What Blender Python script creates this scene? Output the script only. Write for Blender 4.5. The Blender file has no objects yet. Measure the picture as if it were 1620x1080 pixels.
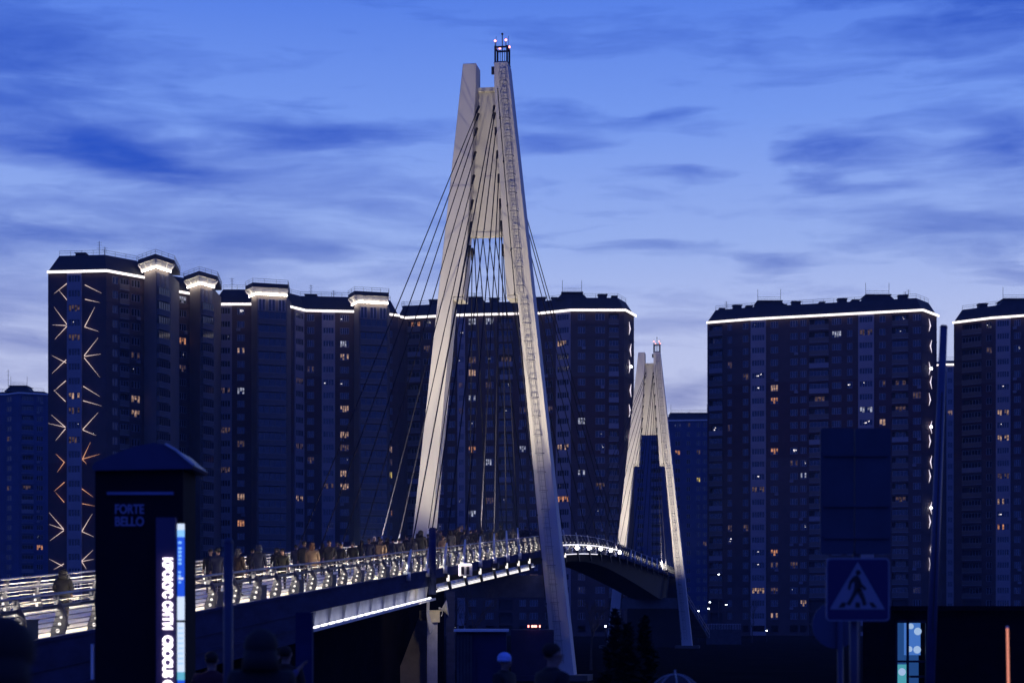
import bpy, bmesh, math, random
from mathutils import Vector, Matrix, Quaternion
random.seed(7)
sc = bpy.context.scene
col = sc.collection
R = math.radians

# ------------------------------------------------------------------ camera
F, CX, HY = 2910.0, 810.0, 978.0          # focal length, principal column, horizon row (photo pixels)
cam_d = bpy.data.cameras.new('camera'); cam = bpy.data.objects.new('camera', cam_d); col.objects.link(cam)
cam.location = (0, 0, 0); cam.rotation_euler = (R(90), 0, 0)
cam_d.sensor_width = 36; cam_d.lens = 36 * F / 1620; cam_d.shift_y = (HY - 540) / 1620
cam_d.clip_start = .5; cam_d.clip_end = 9000
cam_d.dof.use_dof = True; cam_d.dof.focus_distance = 125; cam_d.dof.aperture_fstop = 1.6
sc.camera = cam
sc.render.resolution_x, sc.render.resolution_y = 1024, 682
sc.view_settings.view_transform = 'Standard'; sc.view_settings.look = 'None'
sc.view_settings.exposure = 0; sc.view_settings.gamma = 1; sc.view_settings.use_curve_mapping = False
sc.render.engine = 'CYCLES'
sc.cycles.use_denoising = True
sc.cycles.max_bounces = 5; sc.cycles.diffuse_bounces = 2; sc.cycles.glossy_bounces = 3; sc.cycles.transmission_bounces = 4
sc.cycles.caustics_reflective = False; sc.cycles.caustics_refractive = False
sc.cycles.sample_clamp_indirect = 4

def lin(r, g, b):
    f = lambda c: (c / 255 / 12.92) if c / 255 <= .04045 else ((c / 255 + .055) / 1.055) ** 2.4
    return (f(r), f(g), f(b), 1)

# ------------------------------------------------------------------ world: blue-hour sky with thin streaky cloud
W = bpy.data.worlds.new('World'); sc.world = W; W.use_nodes = True
nt = W.node_tree; nt.nodes.clear()
def N(t, **kw):
    n = nt.nodes.new(t)
    for k, v in kw.items(): setattr(n, k, v)
    return n
def put(sock, v):
    if hasattr(v, 'links'): nt.links.new(v, sock)
    else: sock.default_value = v
def M(op, a, b=0.0, c=None, clamp=False):
    n = N('ShaderNodeMath', operation=op, use_clamp=clamp)
    put(n.inputs[0], a); put(n.inputs[1], b)
    if c is not None: put(n.inputs[2], c)
    return n.outputs[0]
def MIX(f, a, b):
    n = N('ShaderNodeMix', data_type='RGBA'); n.clamp_factor = True
    put(n.inputs[0], f); put(n.inputs[6], a); put(n.inputs[7], b)
    return n.outputs[2]
def NOISE(vec, scale, det=3, rough=.55):
    n = N('ShaderNodeTexNoise'); put(n.inputs['Vector'], vec)
    n.inputs['Scale'].default_value = scale; n.inputs['Detail'].default_value = det; n.inputs['Roughness'].default_value = rough
    return n.outputs['Fac']
def XYZ(x, y, z=0.0):
    n = N('ShaderNodeCombineXYZ'); put(n.inputs[0], x); put(n.inputs[1], y); put(n.inputs[2], z)
    return n.outputs[0]
def RAMP(f, stops):
    n = N('ShaderNodeValToRGB'); put(n.inputs[0], f); cr = n.color_ramp
    while len(cr.elements) < len(stops): cr.elements.new(.5)
    for e, (p, c) in zip(cr.elements, stops): e.position = p; e.color = c
    return n.outputs[0]
tc = N('ShaderNodeTexCoord'); sep = N('ShaderNodeSeparateXYZ'); nt.links.new(tc.outputs['Generated'], sep.inputs[0])
dx, dy, dz = sep.outputs
az = M('ARCTAN2', dx, dy); el = M('ARCSINE', dz)
warp = NOISE(XYZ(M('MULTIPLY', az, 9.0), M('MULTIPLY', el, 34.0), 3.1), 1.0, 3, .6)
warp2 = NOISE(XYZ(M('MULTIPLY', az, 6.0), M('MULTIPLY', el, 26.0), 9.7), 1.0, 3, .6)
u = M('ADD', az, M('MULTIPLY', M('SUBTRACT', warp, .5), .075))
v = M('ADD', el, M('MULTIPLY', M('SUBTRACT', warp2, .5), .024))
fine = NOISE(XYZ(M('MULTIPLY', u, 16.0), M('MULTIPLY', v, 95.0), 1.0), 1.0, 5, .62)
broad = NOISE(XYZ(M('MULTIPLY', u, 5.0), M('MULTIPLY', v, 30.0), 5.0), 1.0, 4, .55)
wisp = NOISE(XYZ(M('MULTIPLY', u, 40.0), M('MULTIPLY', v, 170.0), 2.0), 1.0, 4, .6)
light = RAMP(M('MULTIPLY', el, 2.0), [(0.0, lin(150, 152, 200)), (.20, lin(200, 206, 238)), (.30, lin(188, 199, 240)), (.40, lin(154, 179, 240)),
                                       (.53, lin(118, 155, 240)), (.68, lin(76, 122, 230)), (.9, lin(45, 80, 180)), (1.0, lin(30, 58, 140))])
deep = RAMP(M('MULTIPLY', el, 2.0), [(0.0, lin(85, 98, 165)), (.25, lin(70, 90, 172)), (.38, lin(46, 86, 188)), (.5, lin(22, 74, 194)),
                                      (.68, lin(18, 68, 186)), (1.0, lin(16, 40, 110))])
patches = [(225, 252, 115, 24, 1.5, -.16), (90, 222, 130, 20, .9, 0), (500, 214, 120, 16, 1.0, 0), (20, 100, 120, 60, .6, 0), (865, 182, 60, 14, .45, 0), (872, 240, 60, 12, .5, 0),
           (1050, 187, 60, 9, .5, .1), (1092, 272, 70, 10, .65, 0), (1320, 236, 80, 18, 1.0, 0), (1285, 285, 50, 18, .6, 0),
           (1400, 298, 80, 7, .5, 0), (1585, 238, 55, 28, .9, -.2), (1590, 8, 130, 40, 1.1, 0), (1345, 4, 70, 12, .7, 0), (30, 372, 95, 20, .8, 0),
           (1205, 412, 60, 12, .45, -.1), (985, 392, 150, 8, .4, 0), (1420, 385, 170, 22, .3, .1), (15, 545, 75, 10, .7, 0), (330, 385, 160, 20, .35, 0), (1600, 400, 50, 28, .55, 0), (1090, 620, 60, 14, .5, .1)]
tot = None
for (px, py, sx, sy, am, tilt) in patches:
    u0 = math.atan((px - CX) / F); v0 = math.atan((HY - py) / F * math.cos(u0))
    du = M('SUBTRACT', u, u0); dv = M('SUBTRACT', v, v0)
    if tilt: dv = M('SUBTRACT', dv, M('MULTIPLY', du, tilt))
    a = M('MULTIPLY', du, F / sx); b = M('MULTIPLY', dv, F / sy)
    q = M('ADD', M('MULTIPLY', a, a), M('MULTIPLY', b, b))
    g = M('MULTIPLY', M('EXPONENT', M('MULTIPLY', q, -.75)), am)
    tot = g if tot is None else M('ADD', tot, g)
mod = M('ADD', M('MULTIPLY_ADD', wisp, .9, -.1), M('MULTIPLY', fine, 1.1))
hole = M('MULTIPLY', tot, mod)
soft = M('MULTIPLY_ADD', M('SUBTRACT', broad, .5), 1.8, .03)
soft = M('ADD', soft, M('MULTIPLY', M('SUBTRACT', fine, .5), 1.0))
leftish = M('MULTIPLY', M('SUBTRACT', .0, az), .40)                     # thinner cloud to the left: deeper blue
cover = M('ADD', M('ADD', hole, soft), M('MAXIMUM', leftish, -.04))
cover = M('SUBTRACT', 1.0, M('EXPONENT', M('MULTIPLY', M('MAXIMUM', cover, 0.0), -1.5)))
skyc = MIX(cover, light, deep)
# western glow fades to deep blue behind and overhead, tinted to light the facades
back = M('MULTIPLY_ADD', M('COSINE', az), .5, .5)
fac = N('ShaderNodeMapRange', interpolation_type='SMOOTHSTEP'); put(fac.inputs[0], back)
for i_, v_ in ((1, .30), (2, .97), (3, 0), (4, 1.0)): fac.inputs[i_].default_value = v_
fe = N('ShaderNodeMapRange', interpolation_type='SMOOTHSTEP'); put(fe.inputs[0], el)
for i_, v_ in ((1, .40), (2, 1.2), (3, 1.0), (4, 0)): fe.inputs[i_].default_value = v_
skyc = MIX(fac.outputs[0], (.038, .084, .58, 1), skyc)
skyc = MIX(fe.outputs[0], (.022, .055, .38, 1), skyc)
below = N('ShaderNodeMapRange'); put(below.inputs[0], el)
for i_, v_ in ((1, -.06), (2, 0.0), (3, .05), (4, 1.0)): below.inputs[i_].default_value = v_
gl = below.outputs[0]
nish = N('ShaderNodeTexSky'); nish.sky_type = 'NISHITA'; nish.sun_disc = False
nish.sun_elevation = R(-3.5); nish.sun_rotation = R(20)
bg1 = N('ShaderNodeBackground'); put(bg1.inputs[0], skyc); put(bg1.inputs[1], gl)
bg2 = N('ShaderNodeBackground'); put(bg2.inputs[0], nish.outputs[0]); bg2.inputs[1].default_value = .05
addn = N('ShaderNodeAddShader'); nt.links.new(bg1.outputs[0], addn.inputs[0]); nt.links.new(bg2.outputs[0], addn.inputs[1])
outw = N('ShaderNodeOutputWorld'); nt.links.new(addn.outputs[0], outw.inputs[0])

# ------------------------------------------------------------------ helpers
def P(px, py, D): return Vector(((px - CX) / F * D, D, (HY - py) / F * D))

MATS = {}
def mat(name, c, rough=.7, metal=0, var=.25, scale=1.5, emit=None, es=0, bump=0, spec=.4, coord='Object', stretch=None):
    m = bpy.data.materials.new(name); m.use_nodes = True; t = m.node_tree; b = t.nodes['Principled BSDF']
    b.inputs['Roughness'].default_value = rough; b.inputs['Metallic'].default_value = metal
    b.inputs['Specular IOR Level'].default_value = spec
    if var:
        tcn = t.nodes.new('ShaderNodeTexCoord'); mp = t.nodes.new('ShaderNodeMapping')
        t.links.new(tcn.outputs[coord], mp.inputs[0])
        if stretch: mp.inputs['Scale'].default_value = stretch
        n1 = t.nodes.new('ShaderNodeTexNoise'); n1.inputs['Scale'].default_value = scale; n1.inputs['Detail'].default_value = 6
        n1.inputs['Roughness'].default_value = .65
        t.links.new(mp.outputs[0], n1.inputs['Vector'])
        r = t.nodes.new('ShaderNodeValToRGB')
        r.color_ramp.elements[0].position = .3; r.color_ramp.elements[1].position = .72
        r.color_ramp.elements[0].color = (*[x * (1 - var) for x in c[:3]], 1); r.color_ramp.elements[1].color = (*[min(1, x * (1 + var)) for x in c[:3]], 1)
        t.links.new(n1.outputs['Fac'], r.inputs[0]); t.links.new(r.outputs[0], b.inputs['Base Color'])
        if bump:
            bn = t.nodes.new('ShaderNodeBump'); bn.inputs['Strength'].default_value = bump; bn.inputs['Distance'].default_value = .02
            t.links.new(n1.outputs['Fac'], bn.inputs['Height']); t.links.new(bn.outputs[0], b.inputs['Normal'])
    else: b.inputs['Base Color'].default_value = (*c[:3], 1)
    if emit:
        b.inputs['Emission Color'].default_value = (*emit[:3], 1); b.inputs['Emission Strength'].default_value = es
    MATS[name] = m; return m

def glow(name, c, s, curtains=False):
    m = bpy.data.materials.new(name); m.use_nodes = True; t = m.node_tree; t.nodes.clear()
    e = t.nodes.new('ShaderNodeEmission'); e.inputs[0].default_value = (*c[:3], 1); e.inputs[1].default_value = s
    o = t.nodes.new('ShaderNodeOutputMaterial'); t.links.new(e.outputs[0], o.inputs[0])
    if curtains:                                     # lit room seen through curtains, lamps and furniture
        tcn = t.nodes.new('ShaderNodeTexCoord'); oi = t.nodes.new('ShaderNodeObjectInfo')
        ad = t.nodes.new('ShaderNodeVectorMath'); ad.operation = 'ADD'
        cx = t.nodes.new('ShaderNodeCombineXYZ')
        mu = t.nodes.new('ShaderNodeMath'); mu.operation = 'MULTIPLY'; mu.inputs[1].default_value = 57
        t.links.new(oi.outputs['Random'], mu.inputs[0]); t.links.new(mu.outputs[0], cx.inputs[0]); t.links.new(mu.outputs[0], cx.inputs[2])
        t.links.new(tcn.outputs['Object'], ad.inputs[0]); t.links.new(cx.outputs[0], ad.inputs[1])
        n1 = t.nodes.new('ShaderNodeTexNoise'); n1.inputs['Scale'].default_value = 1.7; n1.inputs['Detail'].default_value = 2
        t.links.new(ad.outputs[0], n1.inputs['Vector'])
        mr = t.nodes.new('ShaderNodeMapRange')
        for i, v in ((1, .35), (2, .68), (3, .12 * s), (4, 1.6 * s)): mr.inputs[i].default_value = v
        t.links.new(n1.outputs['Fac'], mr.inputs[0]); t.links.new(mr.outputs[0], e.inputs[1])
    MATS[name] = m; return m

class MB:
    def __init__(s): s.v = []; s.f = []; s.m = []
    def quad(s, a, b, c, d, m=0):
        n = len(s.v); s.v += [tuple(a), tuple(b), tuple(c), tuple(d)]; s.f.append((n, n + 1, n + 2, n + 3)); s.m.append(m)
    def poly(s, pts, m=0):
        n = len(s.v); s.v += [tuple(p) for p in pts]; s.f.append(tuple(range(n, n + len(pts)))); s.m.append(m)
    def hexa(s, p, m=0):         # 8 points: bottom 4 (ccw), top 4
        n = len(s.v); s.v += [tuple(q) for q in p]
        for f in ((3, 2, 1, 0), (4, 5, 6, 7), (0, 1, 5, 4), (1, 2, 6, 5), (2, 3, 7, 6), (3, 0, 4, 7)):
            s.f.append(tuple(n + i for i in f)); s.m.append(m)
    def box(s, c, size, m=0, ax=None):
        x, y, z = [k / 2 for k in size]; c = Vector(c)
        X, Y, Z = ax if ax else (Vector((1, 0, 0)), Vector((0, 1, 0)), Vector((0, 0, 1)))
        s.hexa([c + X * a + Y * b + Z * d for d in (-z, z) for a, b in ((-x, -y), (x, -y), (x, y), (-x, y))], m)
    def bar(s, a, b, w, h, m=0, up=(0, 0, 1)):
        a, b = Vector(a), Vector(b); d = b - a; L = d.length
        if L < 1e-6: return
        d.normalize(); up = Vector(up)
        if abs(d.dot(up)) > .98: up = Vector((0, 1, 0))
        sd = d.cross(up).normalized(); u2 = sd.cross(d)
        s.box((a + b) / 2, (L, w, h), m, (d, sd, u2))
    def tube(s, a, b, r0, r1=None, n=8, m=0, cap=True):
        a, b = Vector(a), Vector(b); r1 = r0 if r1 is None else r1
        d = (b - a).normalized(); up = Vector((0, 0, 1)) if abs(d.z) < .95 else Vector((1, 0, 0))
        x = d.cross(up).normalized(); y = d.cross(x)
        k = len(s.v)
        for p, r in ((a, r0), (b, r1)):
            for i in range(n):
                t = 2 * math.pi * i / n; s.v.append(tuple(p + x * (r * math.cos(t)) + y * (r * math.sin(t))))
        for i in range(n):
            j = (i + 1) % n; s.f.append((k + i, k + j, k + n + j, k + n + i)); s.m.append(m)
        if cap:
            s.f.append(tuple(k + i for i in reversed(range(n)))); s.m.append(m)
            s.f.append(tuple(k + n + i for i in range(n))); s.m.append(m)
    def path(s, pts, r, n=6, m=0):
        for a, b in zip(pts, pts[1:]): s.tube(a, b, r, r, n, m)
    def ball(s, c, r, m=0, nu=10, nv=6, sc3=(1, 1, 1)):
        c = Vector(c); k = len(s.v)
        for j in range(nv + 1):
            ph = math.pi * j / nv
            for i in range(nu):
                t = 2 * math.pi * i / nu
                s.v.append((c.x + r * sc3[0] * math.sin(ph) * math.cos(t), c.y + r * sc3[1] * math.sin(ph) * math.sin(t), c.z + r * sc3[2] * math.cos(ph)))
        for j in range(nv):
            for i in range(nu):
                i2 = (i + 1) % nu
                s.f.append((k + j * nu + i, k + (j + 1) * nu + i, k + (j + 1) * nu + i2, k + j * nu + i2)); s.m.append(m)
    def prism(s, poly, off, m=0):      # poly: list of 3D pts, extruded by vector off
        n = len(s.v); k = len(poly); off = Vector(off)
        s.v += [tuple(p) for p in poly] + [tuple(Vector(p) + off) for p in poly]
        s.f.append(tuple(range(n, n + k))); s.m.append(m)
        s.f.append(tuple(range(n + 2 * k - 1, n + k - 1, -1))); s.m.append(m)
        for i in range(k):
            j = (i + 1) % k; s.f.append((n + i, n + k + i, n + k + j, n + j)); s.m.append(m)
    def mesh(s, name, mats):
        me = bpy.data.meshes.new(name); me.from_pydata(s.v, [], s.f)
        for mm in (mats if isinstance(mats, (list, tuple)) else [mats]): me.materials.append(MATS[mm] if isinstance(mm, str) else mm)
        me.polygons.foreach_set('material_index', s.m)
        bm = bmesh.new(); bm.from_mesh(me); bmesh.ops.recalc_face_normals(bm, faces=bm.faces) if s.fix else None
        bm.to_mesh(me); bm.free(); me.update(); return me
    fix = True
    def build(s, name, mats, parent=None, smooth=False):
        me = s.mesh(name, mats)
        if smooth: me.polygons.foreach_set('use_smooth', [True] * len(me.polygons))
        return link(name, me, parent)
def link(name, me, parent=None, loc=None, rz=0):
    """geometry given in world coordinates unless loc is given (then local geometry placed at world loc)"""
    o = bpy.data.objects.new(name, me); col.objects.link(o)
    base = world_loc(parent) if parent else Vector((0, 0, 0))
    if parent: o.parent = parent
    o.location = (Vector(loc) if loc is not None else Vector((0, 0, 0))) - base
    o.rotation_euler.z = rz
    return o
def world_loc(o):
    p = Vector((0, 0, 0))
    while o: p += Vector(o.location); o = o.parent
    return p
def thing(name, label, cat, loc, group=None, rz=0):
    o = bpy.data.objects.new(name, None); col.objects.link(o); o.location = loc; o.rotation_euler.z = rz; o.empty_display_size = .2
    return tag(o, label, cat, group)
def tag(o, label, cat, group=None):
    o['label'] = label; o['category'] = cat
    if group: o['group'] = group
    return o
def structure(o): o['kind'] = 'structure'; return o

# ------------------------------------------------------------------ materials
mat('ground', (.010, .010, .009, 1), 1.0, spec=0, var=.5, scale=.2, bump=.5)
mat('asphalt', (.014, .014, .015, 1), .95, spec=.1, var=.35, scale=2, bump=.4)
mat('kerb', (.12, .12, .12, 1), .85)
mat('paint_white', (.7, .7, .7, 1), .6)
mat('pylon', (.60, .57, .52, 1), .6, spec=.25, var=.07, scale=1.1, bump=.04, stretch=(1, 1, .12))
mat('steel', (.45, .45, .47, 1), .35, .6, var=.15, scale=3)
mat('dark_steel', (.03, .03, .04, 1), .5, .3, var=.2)
mat('cable', (.02, .02, .03, 1), .9, 0, spec=.1, var=0)
mat('ladder_paint', (.26, .25, .24, 1), .6, var=.1)
mat('pier_concrete', (.20, .165, .14, 1), .9, var=.3, scale=.8, bump=.3)
mat('beam_grey', (.16, .15, .15, 1), .8, var=.2)
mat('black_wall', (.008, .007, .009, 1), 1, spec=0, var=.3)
mat('sleeve', (.6, .6, .6, 1), .4, .3, var=.1)
mat('deck_floor', (.64, .61, .53, 1), .7, var=.14, scale=1.2, bump=.2)
mat('deck_blue', (.022, .03, .09, 1), .85, spec=.08, var=.35, scale=.5, stretch=(1, 1, 4))
mat('girder', (.02, .02, .018, 1), .7, var=.35, scale=.6)
mat('web_white', (.6, .6, .62, 1), .5, var=.3, scale=.7)
mat('rail_metal', (.30, .30, .33, 1), .45, .4, var=.1, scale=4)
mat('post_paint', (.05, .055, .075, 1), .45, .2, var=.2, scale=3)
mat('box_grey', (.06, .058, .055, 1), .6, var=.2)
mat('concrete', (.10, .09, .08, 1), .85, var=.3, scale=.8, bump=.3)
glow('led_white', (1, .88, .98), 4); glow('led_deck', (1, .84, .60), 115); glow('led_cornice', (1, .91, .88), 2.0)
glow('led_rope', (.9, .88, 1), 1.5); glow('dot_white', (1, .93, .86), 1.4); glow('flood', (1, .95, .9), 45); glow('lamp_point', (.85, .9, 1), 14)
glow('beam_warm', (1, .48, .28), .9); glow('beam_pale', (1, .78, .72), 1.0); glow('beam_cool', (.95, .85, 1), 1.3); glow('red_lamp', (1, .25, .2), 6)
glow('crown_led', (1, .90, .80), 18); glow('led_web', (.94, .94, 1), 3.2)
# ------------------------------------------------------------------ ground
def ground_z(x, y):
    t = min(1, max(0, (y - 34) / 26)); t = t * t * (3 - 2 * t)
    return -2.25 - 1.95 * t
def sheet(name, xs, ys, zf, m, parent=None):
    b = MB(); b.fix = False; nx, ny = len(xs), len(ys)
    b.v = [(x, y, zf(x, y)) for y in ys for x in xs]
    for j in range(ny - 1):
        for i in range(nx - 1):
            b.f.append((j * nx + i, j * nx + i + 1, (j + 1) * nx + i + 1, (j + 1) * nx + i)); b.m.append(0)
    return b.build(name, m, parent)
ysg = [-60, 0, 10, 20, 30] + [34 + k * 1.3 for k in range(21)] + [64, 80, 120, 200, 400, 900, 2500, 7000]
gr = structure(sheet('ground', [-5000, -800, -200, -80, -40, -20, 0, 20, 40, 80, 200, 800, 5000], ysg, ground_z, 'ground'))
rd = structure(sheet('road', [-60, -30, 0, 30, 60], [64 + 2.0 * k for k in range(5)], lambda x, y: ground_z(x, y) + .02, 'asphalt'))
kb = MB(); kb.box((0, 63.85, -4.14), (120, .3, .16)); kb.box((0, 72.15, -4.14), (120, .3, .16)); structure(kb.build('kerb', 'kerb'))
pv = structure(sheet('pavement', [-30, -10, 0, 10, 30], [4, 10, 20, 30, 34], lambda x, y: ground_z(x, y) + .05, 'asphalt'))

# ------------------------------------------------------------------ apartment blocks
mat('brick_brown', (.085, .055, .052, 1), .85, var=.22, scale=.35)
mat('brick_red', (.075, .032, .032, 1), .85, var=.25, scale=.35)
mat('plaster_beige', (.15, .125, .11, 1), .8, var=.15, scale=.3)
mat('panel_pale', (.30, .27, .28, 1), .75, var=.12, scale=.3)
mat('panel_blue', (.07, .10, .2, 1), .8, var=.15, scale=.3)
mat('panel_navy', (.045, .07, .17, 1), .85, var=.2, scale=.2)
mat('roof_dark', (.022, .022, .028, 1), .7, var=.3, scale=.5)
mat('white_soffit', (.8, .77, .7, 1), .6, var=.08)
mat('glass_dark', (.012, .014, .02, 1), .08, var=0, spec=.8)
mat('frame_white', (.22, .22, .25, 1), .5, var=0)
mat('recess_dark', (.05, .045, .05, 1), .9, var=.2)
glow('win_warm', (1, .62, .44), .40, True); glow('win_orange', (1, .42, .20), .5, True); glow('win_cool', (.74, .78, 1), .45, True)
glow('win_blue', (.25, .45, 1), .6, True); glow('win_dim', (.9, .55, .5), .085, True); glow('win_spot', (1, .93, .95), 1.4)
glow('win_yellow', (1, .75, .2), .55, True)
PANE = {'d': 'glass_dark', 'w': 'win_warm', 'o': 'win_orange', 'c': 'win_cool', 'b': 'win_blue', 'm': 'win_dim', 'y': 'win_yellow', 's': 'glass_dark'}
_wm = {}
def window_mesh(w, h, n, k):
    """framed window, x along the wall, y into the wall, origin at the bottom centre; k picks what shows behind the glass"""
    var = 0 if k == 'd' else random.randrange(6)
    key = (round(w, 1), round(h, 1), n, k, var)
    if key in _wm: return _wm[key]
    b = MB(); t = .09; pw = w / n; rv = random.Random(var * 7 + n)
    for i in range(n):                                   # every pane: lit, half curtained or dark
        x0, x1 = -w / 2 + pw * i, -w / 2 + pw * (i + 1); lit_ = k not in 'ds' and rv.random() < .8; cut = h * rv.choice((0, 0, .25, .45))
        if lit_ and cut: b.quad((x0, .06, 0), (x1, .06, 0), (x1, .06, cut), (x0, .06, cut), 3)
        b.quad((x0, .06, cut if lit_ else 0), (x1, .06, cut if lit_ else 0), (x1, .06, h), (x0, .06, h), 1 if lit_ else 3)
    for z in (t / 2, h - t / 2): b.box((0, .02, z), (w, .1, t))
    for i in range(n + 1): b.box((-w / 2 + t / 2 + (w - t) * i / n, .02, h / 2), (t if i in (0, n) else .15, .09, h - 2 * t))
    if k == 's':
        for q in range(rv.choice((1, 1, 2, 3))):
            sz = rv.choice((.12, .2, .32)); b.box((w * rv.uniform(-.36, .36), .035, h * rv.uniform(.35, .82)), (sz * rv.choice((1, 1.8)), .03, sz * .7), 2)
    _wm[key] = b.mesh('window', ['frame_white', PANE[k], 'win_spot', 'glass_dark']); return _wm[key]
_bm = {}
def balcony_mesh(w, glazed, mt):
    key = (round(w, 1), glazed, mt)
    if key in _bm: return _bm[key]
    b = MB(); b.box((0, -.12, .5), (w + .3, .12, 1.0), 0); b.box((0, -.02, -.06), (w + .3, .38, .12), 1)
    b.box((0, -.12, 1.03), (w + .3, .18, .06), 1)
    if glazed:
        n = max(3, int(w / .75))
        for i in range(n + 1): b.box((-w / 2 + w * i / n, -.1, 1.6), (.07, .06, 1.1), 1)
        b.box((0, -.1, 2.15), (w, .07, .08), 1)
        b.quad((-w / 2, -.07, 1.06), (w / 2, -.07, 1.06), (w / 2, -.07, 2.12), (-w / 2, -.07, 2.12), 2)
    _bm[key] = b.mesh('balcony', [mt, 'frame_white', 'glass_dark']); return _bm[key]

_ac = MB(); _ac.box((0, 0, .28), (.85, .34, .56)); _ac.box((0, -.18, .28), (.42, .04, .42)); ac_mesh = _ac.mesh('air_conditioner', 'frame_white')
WINS = []       # (projected px, py, object, w, h, n) of every window, so the lit ones can be chosen
def facade(root, A, B, cols, ztop, zbot, fh, zone, wall, base_mats, bands=True):
    """wall from A to B (plan points); cols: list of (px0, px1, type)"""
    A, B = Vector((A[0], A[1], 0)), Vector((B[0], B[1], 0)); d = (B - A); L = d.length; d.normalize()
    inn = Vector((-d.y, d.x, 0)); rz = math.atan2(d.y, d.x)
    def u_of(px):
        k = (px - CX) / F                    # A.x + d.x u = k (A.y + d.y u)
        return (k * A.y - A.x) / (d.x - k * d.y)
    strips = []
    for (a, b, ty) in sorted(cols):
        u0, u1 = max(.15, u_of(a)), min(L - .15, u_of(b))
        if u1 - u0 > .6: strips.append((u0, u1, ty))
    nf = int(round((ztop - zbot) / fh))
    def pt(uu, z, off=0): return A + d * uu + inn * off + Vector((0, 0, z))
    def q(u0, u1, z0, z1, off, m): wall.quad(pt(u0, z0, off), pt(u1, z0, off), pt(u1, z1, off), pt(u0, z1, off), m)
    cur = 0
    spans = []
    for (u0, u1, ty) in strips:
        if u0 > cur: spans.append((cur, u0))
        cur = u1
    if cur < L: spans.append((cur, L))
    for k in range(nf):
        z0 = ztop - (k + 1) * fh; z1 = z0 + fh; zm = zone(k)
        for (a, b) in spans: q(a, b, z0, z1, 0, zm)
        for (u0, u1, ty) in strips:
            w = u1 - u0; uc = (u0 + u1) / 2
            if ty in ('w1', 'w2', 'w3'):
                h0, h1, off, dep, m = .85, 2.4, 0, .22, zm; a, b = u0, u1; n = {'w1': 2, 'w2': 3, 'w3': 4}[ty]
            elif ty == 'bay':
                h0, h1, off, dep, m = .95, 2.35, -.45, .2, base_mats['bay']; a, b = u0 + .3, u1 - .3; n = 4 if w < 3.2 else 5
                q(u0, a, z0, z1, off, m); q(b, u1, z0, z1, off, m)
                for uu in (u0, u1): wall.quad(pt(uu, z0, off), pt(uu, z0, 0), pt(uu, z1, 0), pt(uu, z1, off), m)
            else:
                h0, h1, off, dep, m = .0, 2.45, 0, 1.2, zm; a, b = u0, u1; n = 3
            if h0 > 0: q(a, b, z0, z0 + h0, off, m)
            q(a, b, z0 + h1, z1, off, m)
            for uu in (a, b): wall.quad(pt(uu, z0 + h0, off), pt(uu, z0 + h0, off + dep), pt(uu, z0 + h1, off + dep), pt(uu, z0 + h1, off), m)
            wall.quad(pt(a, z0 + h0, off), pt(b, z0 + h0, off), pt(b, z0 + h0, off + dep), pt(a, z0 + h0, off + dep), m)
            wall.quad(pt(a, z0 + h1, off), pt(b, z0 + h1, off), pt(b, z0 + h1, off + dep), pt(a, z0 + h1, off + dep), m)
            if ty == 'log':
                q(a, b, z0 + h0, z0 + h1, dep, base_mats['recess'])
                if z0 < 3: continue
                loc = pt(uc, z0 + .02, .0)
                link('balcony', balcony_mesh(w - .32, random.random() < .55, base_mats['parapet'] if random.random() < .8 else 'frame_white'), root, loc, rz)
                loc = pt(uc, z0 + .9, dep - .12); ww, hh = min(w - .6, 2.4), 1.45
            else: loc = pt(uc, z0 + h0, off + .1); ww, hh = b - a - .02, h1 - h0
            if z0 < -1: continue
            o = link('window', window_mesh(ww, hh, n, 'd'), root, loc, rz)
            pr = (CX + F * loc.x / loc.y, HY - F * (loc.z + hh / 2) / loc.y)
            if ty in ('w2', 'w3') and random.random() < .13: link('air_conditioner', ac_mesh, root, pt(uc + random.choice((-.55, .55)), z0 + .15, off - .2), rz)
            WINS.append((pr[0], pr[1], o, ww, hh, n, ty))
        if bands and ty_ok(k): wall.hexa([pt(-.0, z0 - .08, -.09), pt(L, z0 - .08, -.09), pt(L, z0 - .08, .02), pt(0, z0 - .08, .02),
                             pt(0, z0 + .08, -.09), pt(L, z0 + .08, -.09), pt(L, z0 + .08, .02), pt(0, z0 + .08, .02)], zm) if not any(s[2] == 'bay' for s in strips) else None
    return d, inn, rz
def ty_ok(k): return k % 1 == 0

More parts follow.
